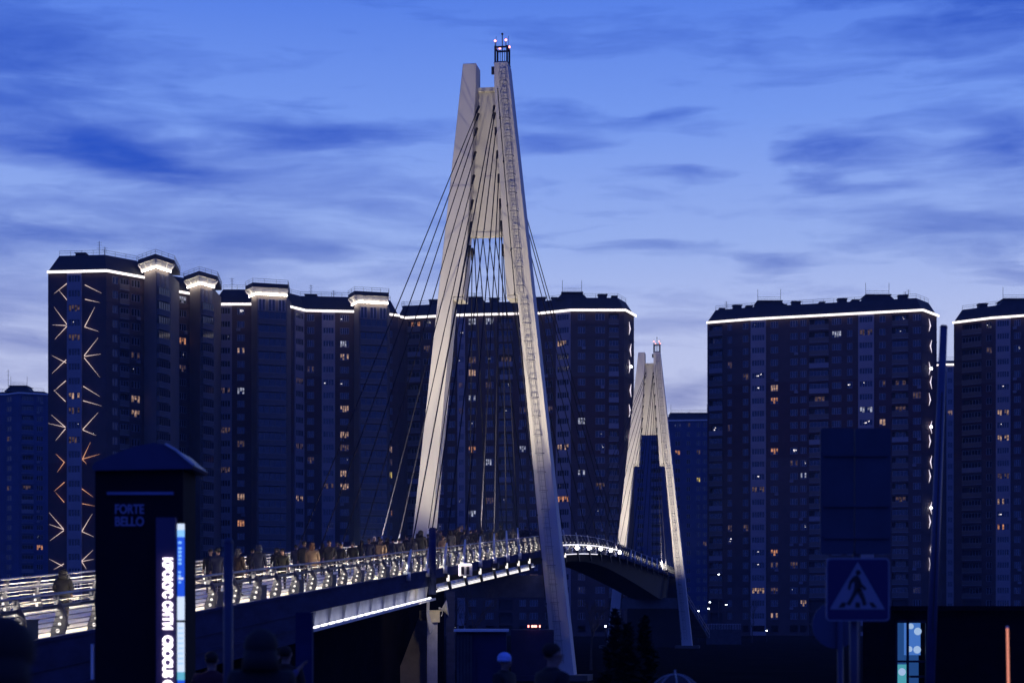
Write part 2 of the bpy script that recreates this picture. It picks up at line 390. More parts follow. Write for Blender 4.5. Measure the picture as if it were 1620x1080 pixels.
def plan(pts): return [Vector(((px - CX) / F * D, D, 0)) for px, D in pts]
def depth_at(pl, px):
    pts = [(CX + F * p.x / p.y, p.y) for p in pl]
    for (a, da), (b, db) in zip(pts, pts[1:]):
        if a <= px <= b: return da + (db - da) * (px - a) / (b - a)
    return max(d for _, d in pts)
def offset_poly(pl, off):
    """offset an open polyline towards the camera side by off"""
    out = []
    for i, p in enumerate(pl):
        ns = []
        if i > 0: d = (pl[i] - pl[i - 1]).normalized(); ns.append(Vector((d.y, -d.x, 0)))
        if i < len(pl) - 1: d = (pl[i + 1] - pl[i]).normalized(); ns.append(Vector((d.y, -d.x, 0)))
        n = sum(ns, Vector((0, 0, 0))).normalized(); k = off / max(.5, n.dot(ns[0]))
        out.append(p + n * k)
    return out
ZT, ZB, FH = 71.0, -4.0, 3.0
LIT = []
def block(label, front, cols, roof_h=3.6, depth=15, zone=None, base=None, chim=(), mast=(), ZT=ZT, led=True, humps=()):
    pl = plan(front); base = base or {'bay': 2, 'recess': 4, 'parapet': 'plaster_beige'}
    zone = zone or (lambda k: 0 if k < 5 else (1 if 5 <= k < 11 else 0))
    mid = pl[len(pl) // 2]
    root = thing('apartment_block', label, 'apartment building', (mid.x, mid.y + depth / 2, ZB), 'tall apartment buildings behind the bridge')
    wall = MB(); wall.fix = False
    for (a, b) in zip(pl, pl[1:]):
        ia, ib = CX + F * a.x / a.y, CX + F * b.x / b.y
        cs = [c for c in cols if (c[0] + c[1]) / 2 >= ia and (c[0] + c[1]) / 2 < ib]
        facade(root, a, b, cs, ZT, ZB, FH, zone, wall, base)
    back = [p + Vector((max(0, p.x) * depth / p.y + e, depth, 0)) for p, e in ((pl[-1], -1 if pl[-1].x > 0 else 0), (pl[0], 1 if pl[0].x > 0 else 0))]
    ring = [pl[-1]] + back + [pl[0]]
    for (a, b) in zip(ring, ring[1:]):
        wall.quad(a + Vector((0, 0, ZB)), b + Vector((0, 0, ZB)), b + Vector((0, 0, ZT)), a + Vector((0, 0, ZT)), 0)
    wall.build('wall', ['brick_brown', 'brick_red', 'panel_pale', 'panel_blue', 'recess_dark', 'panel_navy'], root)
    # cornice ledge, mansard roof
    o1 = offset_poly(pl, .45); o0 = pl
    cb = MB()
    for a, b, c, d in zip(o1, o1[1:], o0, o0[1:]):
        cb.hexa([a + Vector((0, 0, ZT - .05)), b + Vector((0, 0, ZT - .05)), d + Vector((0, 0, ZT - .05)), c + Vector((0, 0, ZT - .05)),
                 a + Vector((0, 0, ZT + .35)), b + Vector((0, 0, ZT + .35)), d + Vector((0, 0, ZT + .35)), c + Vector((0, 0, ZT + .35))])
    cb.build('cornice', 'white_soffit', root)
    if led:
        lb = MB(); s0, s1 = offset_poly(pl, .62), offset_poly(pl, .47)
        for a, b, c, d in zip(s0, s0[1:], s1, s1[1:]):
            lb.hexa([a + Vector((0, 0, ZT - .12)), b + Vector((0, 0, ZT - .12)), d + Vector((0, 0, ZT - .12)), c + Vector((0, 0, ZT - .12)),
                     a + Vector((0, 0, ZT + .38)), b + Vector((0, 0, ZT + .38)), d + Vector((0, 0, ZT + .38)), c + Vector((0, 0, ZT + .38))])
        lb.build('light_strip', 'led_cornice', root)
    rb = MB(); ins = 1.9
    ring = pl + back; cxy = sum(ring, Vector((0, 0, 0))) / len(ring)
    lo = ring; hi = []
    for i, p in enumerate(ring):
        q = offset_poly([ring[i - 1], p, ring[(i + 1) % len(ring)]], -ins)[1]; hi.append(q)
    z0, z1 = ZT + .36, ZT + roof_h
    for i in range(len(ring)):
        j = (i + 1) % len(ring)
        rb.quad(lo[i] + Vector((0, 0, z0)), lo[j] + Vector((0, 0, z0)), hi[j] + Vector((0, 0, z1)), hi[i] + Vector((0, 0, z1)))
    rb.poly([p + Vector((0, 0, z1)) for p in hi])
    rb.build('roof', 'roof_dark', root)
    # roof railing
    rr = MB(); hf = hi[:len(pl)]
    for a, b in zip(hf, hf[1:]):
        n = max(1, int((b - a).length / 2.4))
        for i in range(n + 1):
            p = a.lerp(b, i / n); rr.tube(p + Vector((0, 0, z1)), p + Vector((0, 0, z1 + .95)), .03, n=4)
        for h in (.5, .95): rr.tube(a + Vector((0, 0, z1 + h)), b + Vector((0, 0, z1 + h)), .035, n=4)
    rr.build('roof_railing', 'dark_steel', root)
    for (px, w, h) in chim:
        D = depth_at(pl, px) + 4.2; c = MB(); x = (px - CX) / F * D
        c.box((x, D, z1 + h * .3 - .2), (w, 2.2, h * .6 + .4)); c.box((x, D, z1 + h * .6 + .08), (w + .35, 2.5, .14)); c.build('chimney', 'roof_dark', root)
    for (px, w) in humps:
        D = depth_at(pl, px) + 5; x = (px - CX) / F * D; c = MB()
        c.hexa([(x - w / 2 - 1.5, D - 2, z1 - .2), (x + w / 2 + 1.5, D - 2, z1 - .2), (x + w / 2 + 1.5, D + 6, z1 - .2), (x - w / 2 - 1.5, D + 6, z1 - .2),
                (x - w / 2, D - 1, z1 + 1.5), (x + w / 2, D - 1, z1 + 1.5), (x + w / 2, D + 5, z1 + 1.5), (x - w / 2, D + 5, z1 + 1.5)])
        c.box((x, D + 2, z1 + 1.6), (w + .6, 7, .18)); c.build('lift_house', 'roof_dark', root)
        c = MB()
        for sx in (-1, 1): c.tube((x + sx * w / 2, D, z1 + 1.6), (x + sx * w / 2, D, z1 + 4.6), .05, n=5)
        for h in (2.2, 2.7): c.tube((x - w / 2, D, z1 + h), (x + w / 2, D, z1 + h), .035, n=4)
        c.build('roof_mast', 'dark_steel', root)
    for (px, h) in mast:
        D = depth_at(pl, px) + 4; x = (px - CX) / F * D; c = MB()
        c.tube((x, D, z1), (x, D, z1 + h), .06, n=5)
        for hh in (.55, .75, .92): c.tube((x - .5, D, z1 + h * hh), (x + .5, D, z1 + h * hh), .025, n=4)
        c.build('antenna', 'dark_steel', root)
    return root, pl

def stair_tower(root, pts, zc=72.3, top=74.5, dw=1.05):
    """projecting shaft with a lit flared crown"""
    pl = plan(pts); a, b, c = pl
    depth = 12
    w = MB(); w.fix = False; ring = [a, b, c, c + Vector((0, depth, 0)), a + Vector((0, depth, 0))]
    for i in range(5):
        p, q = ring[i], ring[(i + 1) % 5]
        w.quad(p + Vector((0, 0, ZB)), q + Vector((0, 0, ZB)), q + Vector((0, 0, zc)), p + Vector((0, 0, zc)), 0)
    w.build('stair_tower', ['plaster_beige'], root)
    # balconies floor by floor across the wide face
    p, q = (b, c); d = (q - p); L = d.length; d.normalize(); rz = math.atan2(d.y, d.x); inn = Vector((-d.y, d.x, 0))
    bm_ = MB(); LL = L - .5
    bm_.box((0, -.55, .48), (LL, .1, .95), 0); bm_.box((0, -.28, -.05), (LL, .56, .14), 1); bm_.box((0, -.57, 1.0), (LL, .16, .07), 1)
    for i in range(6): bm_.box((-LL / 2 + LL * i / 5, -.55, 1.75), (.1, .07, 1.5), 0)
    bm_.quad((-LL / 2, -.5, 1.0), (LL / 2, -.5, 1.0), (LL / 2, -.5, 2.5), (-LL / 2, -.5, 2.5), 2)
    for sx in (-1, 1): bm_.box((sx * LL / 2, -.28, .5), (.1, .5, .95), 0)
    me = bm_.mesh('balcony', ['plaster_beige', 'panel_pale', 'glass_dark'])
    for k in range(1, 25):
        z = zc - 3.4 - 3 * k
        if z < 2: break
        link('balcony', me, root, p + d * (L / 2) + Vector((0, 0, z)), rz)
    # three tall openings below the crown
    for i in range(3):
        o = link('window', window_mesh(L / 3 - .7, 2.7, 2, 'd'), root, p + d * (L * (i + .5) / 3) - inn * .12 + Vector((0, 0, zc - 3.6)), rz)
    # crown: ledge, strip, flare, slab
    o1, o2, o3, o4 = offset_poly(pl, .35), offset_poly(pl, dw), offset_poly(pl, dw + .35), offset_poly(pl, .5)
    cr = MB(); V = lambda p, z: p + Vector((0, 0, z))
    for i in range(2):
        cr.quad(V(o1[i], zc), V(o1[i + 1], zc), V(o2[i + 1], zc + 1.4), V(o2[i], zc + 1.4), 0)
        cr.quad(V(o1[i], zc), V(o1[i + 1], zc), V(pl[i + 1], zc), V(pl[i], zc), 0)
        cr.quad(V(o2[i], zc + 1.4), V(o2[i + 1], zc + 1.4), V(o3[i + 1], zc + 1.4), V(o3[i], zc + 1.4), 0)
        s, e = o1[i], o1[i + 1]; s2, e2 = o3[i], o3[i + 1]; n = max(2, int((e - s).length / 1.7))
        for k in range(n + 1):
            t = k / n; f, g = s.lerp(e, t), s2.lerp(e2, t)
            dd = (e - s).normalized() * .09
            cr.prism([V(f - dd, zc - .1), V(g - dd, zc + 1.1), V(g - dd, zc + 1.39), V(f - dd, zc + .5)], dd * 2, 0)
    cr.quad(V(o2[0], zc + 1.4), V(o1[0], zc), V(pl[0], zc), V(pl[0], zc + 1.4), 0); cr.quad(V(o2[2], zc + 1.4), V(o1[2], zc), V(pl[2], zc), V(pl[2], zc + 1.4), 0)
    cr.build('crown', 'white_soffit', root)
    lb = MB(); s0, s1 = offset_poly(pl, .62), offset_poly(pl, .42)
    for i in range(2):
        lb.hexa([V(s0[i], zc - .12), V(s0[i + 1], zc - .12), V(s1[i + 1], zc - .12), V(s1[i], zc - .12), V(s0[i], zc + .1), V(s0[i + 1], zc + .1), V(s1[i + 1], zc + .1), V(s1[i], zc + .1)])
    lb.build('light_strip', 'crown_led', root)
    sl = MB(); ring = o3 + [o3[2] + Vector((-1, depth, 0)), o3[0] + Vector((1, depth, 0))]
    sl.prism([V(p, zc + 1.41) for p in ring], (0, 0, .95)); sl.build('parapet', 'roof_dark', root)
    rr = MB(); n = 0; zt = zc + 2.36
    for a_, b_ in zip(ring[:-1], ring[1:]):
        m_ = max(1, int((b_ - a_).length / 2))
        for i in range(m_ + 1):
            p = a_.lerp(b_, i / m_); rr.tube(V(p, zt), V(p, zt + .9), .03, n=4)
        for h in (.45, .9): rr.tube(V(a_, zt + h), V(b_, zt + h), .035, n=4)
    rr.build('roof_railing', 'dark_steel', root)

b1, pl1 = block('leftmost tall block, its flat face crossed by diagonal light beams', [(76, 378.5), (168, 377), (228, 384.5), (267, 399), (300, 403.5), (337, 410)],
    [(107, 130, 'bay'), (178, 187, 'w1'), (183 + 6, 204, 'log'), (208, 222, 'w2'), (267.6, 277, 'log'), (284, 295, 'w2')], roof_h=3.9,
    zone=lambda k: 0 if k < 13 or k > 17 else 1, chim=[(129, 2.0, 1.1)], mast=[(157, 3.2), (166, 2)])
stair_tower(b1, [(228, 384), (247, 379.5), (267, 384)]); stair_tower(b1, [(300, 402.5), (317, 398), (336, 402)])
b2, pl2 = block('stepped block with two lit crowned stair towers, left of the near pylon', [(337.6, 417), (397.5, 417), (454, 419.5), (482, 425.6), (560, 427), (615.5, 431), (630, 432.5)],
    [(345, 367, 'bay'), (375, 387, 'w2'), (454, 461, 'w1'), (465, 479, 'bay'), (486, 497, 'w2'), (509, 530, 'bay'), (538, 552, 'w3'), (616.3, 621, 'w1')],
    roof_h=3.9, chim=[(492, 2.6, .9)], mast=[(367, 3), (492, 3), (528, 1.8)])
stair_tower(b2, [(397.5, 414), (406.5, 410.5), (453.5, 412.7)]); stair_tower(b2, [(560, 425), (568, 421), (613, 423)])
b3, pl3 = block('wide dark block standing directly behind the near pylon', [(630.6, 434), (640, 436), (723, 432), (820.5, 430), (854, 429.5), (904, 425), (987, 425), (1003, 433)],
    [(645, 665, 'log'), (670, 682, 'w2'), (690, 702, 'w2'), (708, 720, 'w2'), (724, 736, 'bay'), (741, 753, 'w2'), (768, 781, 'w3'), (789, 811, 'log'), (820.8, 832, 'w2'),
     (838, 851, 'w2'), (862, 874, 'w2'), (881, 903.4, 'bay'), (914, 926, 'w2'), (942, 957, 'w2'), (963, 979, 'log')],
    roof_h=3.4, chim=[(730, 1.2, .9), (828, 1.2, .8), (972, 1.2, .9), (686, 2, 2), (782, 2.2, 1.8), (856, 2, 1.6), (953, 2, 1.5), (878, 1.6, 1)], mast=[(751, 2.6)], humps=[(905, 4.5), (748, 4)])
b4, pl4 = block('wide dark block right of the far pylon, under a light strip', [(1119, 443), (1186, 438), (1350, 430), (1458, 425), (1482, 433)],
    [(1122, 1143, 'log'), (1151, 1158, 'w1'), (1175, 1184, 'w1'), (1188, 1212, 'bay'), (1219, 1231, 'w2'), (1250, 1262, 'w2'), (1266, 1276, 'w2'), (1280, 1311, 'log'),
     (1316, 1331, 'w3'), (1340, 1348.5, 'w1'), (1358, 1383, 'bay'), (1391, 1401, 'w1'), (1411, 1437, 'log'), (1444, 1457, 'w2')],
    roof_h=3.4, chim=[(1142, 1.2, .7), (1240, 1, .6), (1300, 1.1, .7), (1166, 2, 1.5), (1259, 2, 1.5), (1332, 2, 1.6), (1428, 2, 1.7), (1185, 1.4, .8), (1353, 1.6, .8)], humps=[(1217, 5.5), (1388, 5.5)], mast=[(1149, 2.2), (1437, 2.4), (1432, 2)])
b5, pl5 = block('dark block cut off by the right edge of the view', [(1509, 443), (1570, 436), (1662, 430)],
    [(1522, 1553, 'log'), (1560, 1569, 'w1'), (1576, 1599, 'bay'), (1604, 1615, 'w2'), (1625, 1640, 'w2')], roof_h=3.4, chim=[(1554, 2, 1.6)], humps=[(1605, 5.5)])
# more distant blocks
blue = {'bay': 3, 'recess': 5, 'parapet': 'panel_blue'}
b6, _ = block('low pale blue panel block at the far left edge', [(-60, 562), (10, 560), (30, 556), (78, 560)],
    [(-50, -38, 'w2'), (-20, -5, 'log'), (10.5, 18, 'w1'), (34, 53, 'log'), (58, 68, 'w2')], roof_h=1.2, ZT=68.0, led=False, zone=lambda k: 5, base=blue, humps=[(30, 5)], mast=[(13, 7)])
b7, _ = block('distant navy block seen through the far pylon', [(985, 610), (1062, 606), (1133, 604)],
    [(1008, 1018, 'w2'), (1030, 1048, 'log'), (1068, 1076, 'w1'), (1086, 1092, 'w1'), (1102, 1108, 'w1'), (1112, 1118, 'w1')], roof_h=1.4, ZT=65.0, led=False, zone=lambda k: 5, base=blue, mast=[(1090, 2)], humps=[(1090, 12)])
b8, _ = block('distant block glimpsed between the two right-hand towers, with a lit crown', [(1470, 520), (1490, 516), (1522, 516)], [(1497, 1508, 'bay')], roof_h=1.6, ZT=71.0, zone=lambda k: 0, mast=[])

# lit windows at the places where lights burn in the photograph
lit = '''291 476 c;289 540 o;285 567 s;287 584 m;213 563 m;215 591 s;213 632 w;214 655 w;116 491 m;119 512 s;119 535 m;119 627 w;116 655 m;116 673 s;119 697 m;213 740 m;
381 492 s;347 534 s;383 557 w;348 619 m;381 619 c;456 602 w;469 604 m;490 586 m;512 607 s;540 503 s;545 546 c;547 566 w;545 611 s;545 648 w;456 685 w;456 706 w;456 727 c;456 748 w;545 689 w;546 710 m;544 730 s;545 750 w;547 771 w;382 703 m;380 787 w;379 829 o;468 790 w;456 810 m;456 831 o;617 712 w;617 733 m;617 753 y;617 773 w;617 814 o;348 682 m;490 727 m;516 771 m;347 740 m;468 705 m;
652 514 o;745 510 c;773 510 c;725 527 s;804 548 s;770 565 s;747 571 m;747 592 w;801 605 s;729 570 s;748 632 c;807 568 m;806 649 s;826 650 m;747 672 s;806 669 s;745 712 o;775 732 c;824 711 c;726 795 s;748 815 c;776 793 m;801 792 s;894 546 w;921 667 c;894 708 w;951 686 s;951 706 s;920 750 c;898 768 s;895 790 o;955 808 s;866 648 m;866 700 m;728 612 m;728 640 m;
1198 515 s;1425 502 s;1424 525 s;1154 579 m;1179 598 m;1199 594 s;1225 616 w;1200 616 s;1225 636 o;1351 607 s;1373 609 s;1372 650 c;1373 669 s;1396 668 w;1450 626 m;1136 679 s;1157 678 m;1305 671 m;1226 715 o;1256 715 s;1282 732 s;1132 739 c;1283 755 c;1204 755 s;1201 777 m;1371 772 c;1420 790 m;1133 818 b;1228 876 o;1228 898 m;1207 874 s;1205 938 w;1258 938 s;1285 957 w;1218 997 w;1303 917 m;1200 894 s;1165 838 m;1182 839 m;1180 738 m;1257 899 m;1328 520 c;1300 600 m;1290 640 m;1425 650 m;1425 600 m;1240 820 m;1270 830 s;1380 880 s;
1565 521 s;1590 654 w;1592 671 s;1589 694 w;1589 617 s;1550 676 m;1609 559 s;1589 796 w;1593 833 o;1592 813 s;1590 750 m;1503 661 w;1073 716 o;1105 760 y;1104 716 m;13 700 m;50 752 s;52 704 s;52 770 m;55 865 o;40 820 m'''
used = set()
for it in lit.replace('\n', '').split(';'):
    if not it.strip(): continue
    x, y, k = it.split(); x, y = float(x), float(y)
    best = min((w for w in WINS if id(w[2]) not in used), key=lambda w: abs(w[0] - x) + abs(w[1] - y) * 1.2)
    if abs(best[0] - x) > 14: continue
    used.add(id(best[2])); best[2].data = window_mesh(best[3], best[4], best[5], k)
for w in WINS:                                       # a few more dimly lit homes
    if id(w[2]) in used: continue
    r = random.random()
    if r < .014: w[2].data = window_mesh(w[3], w[4], w[5], 'm')
    elif r < .019: w[2].data = window_mesh(w[3], w[4], w[5], 's')

# spot beams on the left block, modelled as tapering glow tubes (node end first)
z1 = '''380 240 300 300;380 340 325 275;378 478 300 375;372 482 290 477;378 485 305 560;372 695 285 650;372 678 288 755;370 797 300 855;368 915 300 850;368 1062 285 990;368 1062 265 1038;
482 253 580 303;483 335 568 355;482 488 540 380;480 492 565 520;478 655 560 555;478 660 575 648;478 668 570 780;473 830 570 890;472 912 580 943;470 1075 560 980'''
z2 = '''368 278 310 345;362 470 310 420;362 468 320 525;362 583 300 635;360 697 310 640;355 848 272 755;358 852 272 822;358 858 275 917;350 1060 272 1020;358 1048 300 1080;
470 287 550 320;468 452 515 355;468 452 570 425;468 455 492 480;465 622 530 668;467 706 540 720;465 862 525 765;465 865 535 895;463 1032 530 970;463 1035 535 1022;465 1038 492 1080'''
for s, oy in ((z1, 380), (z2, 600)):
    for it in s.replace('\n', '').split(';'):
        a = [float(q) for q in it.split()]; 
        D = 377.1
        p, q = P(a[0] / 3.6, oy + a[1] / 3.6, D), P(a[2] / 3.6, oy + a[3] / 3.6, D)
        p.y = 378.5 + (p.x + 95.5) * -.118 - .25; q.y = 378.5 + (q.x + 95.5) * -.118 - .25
        m_ = MB(); m_.tube(p, q, .075, .012, 6); m_.build('light_streak', 'beam_warm' if 700 < oy + a[1] / 3.6 < 800 else 'beam_pale', b1)
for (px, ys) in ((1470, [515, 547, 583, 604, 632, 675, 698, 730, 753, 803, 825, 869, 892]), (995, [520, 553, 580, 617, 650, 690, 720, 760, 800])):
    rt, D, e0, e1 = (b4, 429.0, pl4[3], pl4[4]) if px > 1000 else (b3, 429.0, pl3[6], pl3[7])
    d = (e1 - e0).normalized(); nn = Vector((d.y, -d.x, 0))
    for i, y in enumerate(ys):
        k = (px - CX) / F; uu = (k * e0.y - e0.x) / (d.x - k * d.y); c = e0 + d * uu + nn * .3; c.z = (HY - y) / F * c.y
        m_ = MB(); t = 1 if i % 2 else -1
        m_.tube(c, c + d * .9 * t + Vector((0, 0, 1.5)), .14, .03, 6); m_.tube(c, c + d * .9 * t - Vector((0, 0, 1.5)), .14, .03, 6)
        m_.build('light_streak', 'beam_cool', rt)
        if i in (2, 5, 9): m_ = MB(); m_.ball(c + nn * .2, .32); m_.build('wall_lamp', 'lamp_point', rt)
# ------------------------------------------------------------------ bridge
H = math.atan(.1566); A_ = Vector((math.sin(H), math.cos(H), 0)); N_ = Vector((math.cos(H), -math.sin(H), 0))
PN = Vector((-1.7, 126.0, 0)); SPAN = 136 / math.cos(H)
def BP(s, o, z=0): return PN + A_ * s + N_ * o + Vector((0, 0, z))
def dz_(s):
    if s < 0: return 4.5 + .0612 * s
    z = 4.5 + .0612 * s - .0612 * s * s / 137.65
    if s > 68.8: z = 6.6 - .15 * min(1, (s - 68.8) / 70)
    return z
def at_px(px, o):
    c = -1.7 - math.tan(H) * 126 + o / math.cos(H); r = (px - CX) / F
    D = -c / (math.tan(H) - r); return (D - 126) / math.cos(H)
S0, S1, STEP = -98.4, 146.4, 2.4
SS = [S0 + STEP * i for i in range(int(round((S1 - S0) / STEP)) + 1)]
bridge = thing('footbridge', 'lit arched pedestrian bridge deck running between both pylons', 'footbridge', BP(0, 0, 4.5))
HW = 3.0
def loft(mb, ss, prof, m=0, cap=True):
    """prof(s) -> list of (o, z relative to deck)"""
    rings = [[BP(s, o, dz_(s) + z) for o, z in prof(s)] for s in ss]; k = len(rings[0])
    n = len(mb.v)
    for r in rings: mb.v += [tuple(p) for p in r]
    for i in range(len(rings) - 1):
        for j in range(k):
            j2 = (j + 1) % k; a = n + i * k
            mb.f.append((a + j, a + j2, a + k + j2, a + k + j)); mb.m.append(m)
    if cap:
        mb.f.append(tuple(n + j for j in range(k))); mb.m.append(m)
        mb.f.append(tuple(n + (len(rings) - 1) * k + j for j in reversed(range(k)))); mb.m.append(m)
m = MB(); loft(m, SS, lambda s: [(-HW, 0), (HW, 0), (HW, -.22), (-HW, -.22)]); m.build('deck_slab', 'deck_floor', bridge)
sa = [s for s in SS if s <= -33]; sb = [s for s in SS if s <= -57]; sc_ = [s for s in SS if -59 <= s <= -33]; sd = [s for s in SS if -34 <= s]
m = MB(); loft(m, sa, lambda s: [(HW + .12, .05), (HW + .12, -.74), (HW + .005, -.74), (HW + .005, .05)]); loft(m, sa, lambda s: [(-HW - .12, .05), (-HW - .12, -.74), (-HW - .005, -.74), (-HW - .005, .05)])
loft(m, sa, lambda s: [(HW + .20, .05), (HW + .20, -.03), (HW + .122, -.03), (HW + .122, .05)])
loft(m, sb, lambda s: [(HW + .06, -.745), (HW + .06, -1.75), (HW - .1, -1.75), (HW - .1, -.745)]); loft(m, sb, lambda s: [(-HW - .06, -.745), (-HW - .06, -1.75), (-HW + .1, -1.75), (-HW + .1, -.745)])
loft(m, sb, lambda s: [(HW + .12, -1.2), (HW + .12, -1.27), (HW + .062, -1.27), (HW + .062, -1.2)])
m.build('fascia', 'deck_blue', bridge)
m = MB(); loft(m, sd, lambda s: [(HW + .1, .04), (HW + .1, -.42), (HW + .005, -.42), (HW + .005, .04)]); loft(m, sd, lambda s: [(-HW - .1, .04), (-HW - .1, -.42), (-HW - .005, -.42), (-HW - .005, .04)]); m.build('edge_beam', 'deck_blue', bridge)
def gd(s):
    if s < 40: return -1.1
    return -1.1 - 2.6 * min(1, (s - 40) / 90) ** 1.3
m = MB(); loft(m, [s for s in SS if s > -34], lambda s: [(-2.3, -.24), (2.3, -.24), (1.9, gd(s)), (-1.9, gd(s))]); loft(m, [s for s in SS if s < -34], lambda s: [(-2.0, -.24), (2.0, -.24), (1.9, -1.3), (-1.9, -1.3)])
m.build('girder', 'girder', bridge)
# white web and flange lit along the foot of the girder (between the abutment skirt and the first pier)
m = MB(); loft(m, sc_, lambda s: [(2.5, -.23), (2.56, -.23), (2.56, -1.42), (2.5, -1.42)]); loft(m, sc_, lambda s: [(2.3, -1.425), (3.1, -1.425), (3.1, -1.5), (2.3, -1.5)])
for s in sc_[::1]:
    m.prism([BP(s, 2.562, dz_(s) - .26), BP(s, 2.8, dz_(s) - .26), BP(s, 2.62, dz_(s) - 1.42), BP(s, 2.562, dz_(s) - 1.42)], A_ * .04)
m.build('web_plate', 'web_white', bridge)
for s in sc_[:-1]:                                      # separate linear lamps on the flange
    for q in (0, 1.2): m = MB(); m.bar(BP(s + q, 2.92, dz_(s + q) - 1.38), BP(s + q + .82, 2.92, dz_(s + q + .82) - 1.38), .06, .06); m.build('linear_lamp', 'led_web', bridge)
m = MB(); loft(m, sc_, lambda s: [(3.08, -1.40), (3.11, -1.40), (3.11, -1.51), (3.08, -1.51)]); m.build('flange_lip', 'web_white', bridge)
# pale service pipe with a rope of small lamps under the edge towards the pylon
sp = [-33 + 1.1 * i for i in range(32)]
m = MB(); m.path([BP(s, 2.95, dz_(s) - .86) for s in sp], .12, 8); m.path([BP(s, 2.7, dz_(s) - 1.1) for s in sp[5:]], .06, 6)
m.build('service_pipe', 'web_white', bridge, True)
m = MB(); m.path([BP(s, 3.09, dz_(s) - .99) for s in sp], .022, 5); m.build('light_strip', 'led_rope', bridge)
m = MB()
for i in range(92): s = -33 + i * .36; m.ball(BP(s, 3.02, dz_(s) - 1.1), .05, 0, 6, 4)
m.build('rope_light', 'dot_white', bridge)['kind'] = 'stuff'
# outriggers with little lamps
mo = MB(); mo.prism([(0, -.35, -.24), (0, 0, -.24), (0, 0, -.44), (0, -1.0, -1.05), (0, -1.3, -1.05)], (.12, 0, 0)); om = mo.mesh('outrigger', 'dark_steel')
ml = MB(); ml.box((0, 0, -.5), (.14, .06, .32)); lm = ml.mesh('edge_lamp', 'dot_white')
for i, s in enumerate([-31.2 + 4.8 * k for k in range(7)] + [8 + 8.6 * k for k in range(15)]):
    for sd_ in (1, -1):
        o = link('outrigger', om, bridge, BP(s, sd_ * 3.25, dz_(s)), -H if sd_ < 0 else -H + math.pi)
        if sd_ > 0 and i < 9: link('edge_lamp', lm, o, BP(s, 3.3, dz_(s)), 0)
        if sd_ > 0 and i < 9: o2 = o.children[0]; o2.location = (0, -.12, 0)
# main-span edge strip and the five bright floodlights
m = MB(); loft(m, [12 + 2.4 * i for i in range(22)], lambda s: [(HW + .12, .32), (HW + .12, .22), (HW + .16, .22), (HW + .16, .32)]); loft(m, [s for s in SS if 16 < s < 42], lambda s: [(HW + .11, -.44), (HW + .11, -.5), (HW + .15, -.5), (HW + .15, -.44)]); m.build('light_strip', 'led_rope', bridge)
for i, px in enumerate((914, 933, 951, 967, 981)):
    s = at_px(px, 3.4); t = thing('floodlight', '%s bright floodlight on the main span edge, counted from the near pylon' % ('first', 'second', 'third', 'fourth', 'fifth')[i], 'floodlight', BP(s, 3.4, dz_(s) - .1), 'bright floodlights along the main span')
    m = MB(); m.box(BP(s, 3.4, dz_(s) + .0), (.5, .25, .4), 0, (A_, N_, Vector((0, 0, 1)))); m.bar(BP(s, 3.1, dz_(s) - .2), BP(s, 3.4, dz_(s) - .2), .08, .08); m.build('housing', 'dark_steel', t)
    m = MB(); m.ball(BP(s - .3, 3.45, dz_(s) + .02), .15); m.build('lamp', 'flood', t)
# far stairs descending to the right bank
st = thing('staircase', 'stair flight with pale handrails going down from the far end of the bridge', 'stairs', BP(S1 + 4, 0, -4.2))
top = BP(S1, 2.4, dz_(S1)); bot = Vector((P(1122, 1000, 286).x, 286, -3.0)); stp = MB(); dS = Vector((bot.x - top.x, bot.y - top.y, 0)); LS = dS.length; dS.normalize(); sideS = Vector((-dS.y, dS.x, 0))
for i in range(50):
    t = i / 50; p = top.lerp(bot, t); c_ = MB() ; c_.box(p + sideS * 1.2 - Vector((0, 0, .1)), (LS / 50 + .03, 2.4, .2), 0, (dS, sideS, Vector((0, 0, 1)))); c_.build('step', 'concrete', st)
m = MB()
for so in (-.05, 2.45):
    for h in (.5, 1.05): m.bar(top + sideS * so + Vector((0, 0, h)), bot + sideS * so + Vector((0, 0, h)), .07, .07)
    for i in range(11): p = top.lerp(bot, i / 10) + sideS * so; m.bar(p, p + Vector((0, 0, 1.05)), .06, .06, up=(1, 0, 0))
m.build('handrail', 'rail_metal', st)
ab = tag(MB_ if False else (lambda b: (b.box(BP(S1 + 3.5, 0, 1.1), (7, 8, 10.6), 0, (A_, N_, Vector((0, 0, 1)))), b.build('abutment', 'girder'))[1])(MB()), 'dark concrete abutment under the far end of the bridge', 'abutment')

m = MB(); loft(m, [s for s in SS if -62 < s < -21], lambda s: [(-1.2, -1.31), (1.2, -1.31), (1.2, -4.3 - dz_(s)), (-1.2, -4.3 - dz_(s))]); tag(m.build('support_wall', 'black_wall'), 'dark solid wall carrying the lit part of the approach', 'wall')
# ------------------------------------------------------------------ railings
def post_mesh(side):
    """S-curved plate post standing across the deck edge; side=+1 near side, outward is +y"""
    prof = [(0, .0), (.02, .12), (.07, .3), (.10, .48), (.06, .68), (-.02, .86), (-.05, 1.02)]
    b = MB(); wd = [.34, .40, .38, .30, .22, .18, .15]
    o = [( (y + w / 2) * side, z) for (y, z), w in zip(prof, wd)] + [((y - w / 2) * side, z) for (y, z), w in reversed(list(zip(prof, wd)))]
    b.prism([(-.02, y, z) for y, z in o], (.04, 0, 0)); b.box((0, 0, .01), (.2, .3, .03)); return b.mesh('post', 'post_paint')
def dots_mesh(side):
    b = MB()
    for y, z, r in ((.01, .13, .05), (.06, .3, .042), (.1, .47, .032)):
        for sx in (-1, 1): b.tube((sx * .02, y * side, z), (sx * .034, y * side, z), r, r, 10)
    return b.mesh('post_light', 'dot_white')
pm = {s: post_mesh(s) for s in (1, -1)}; dm = {s: dots_mesh(s) for s in (1, -1)}
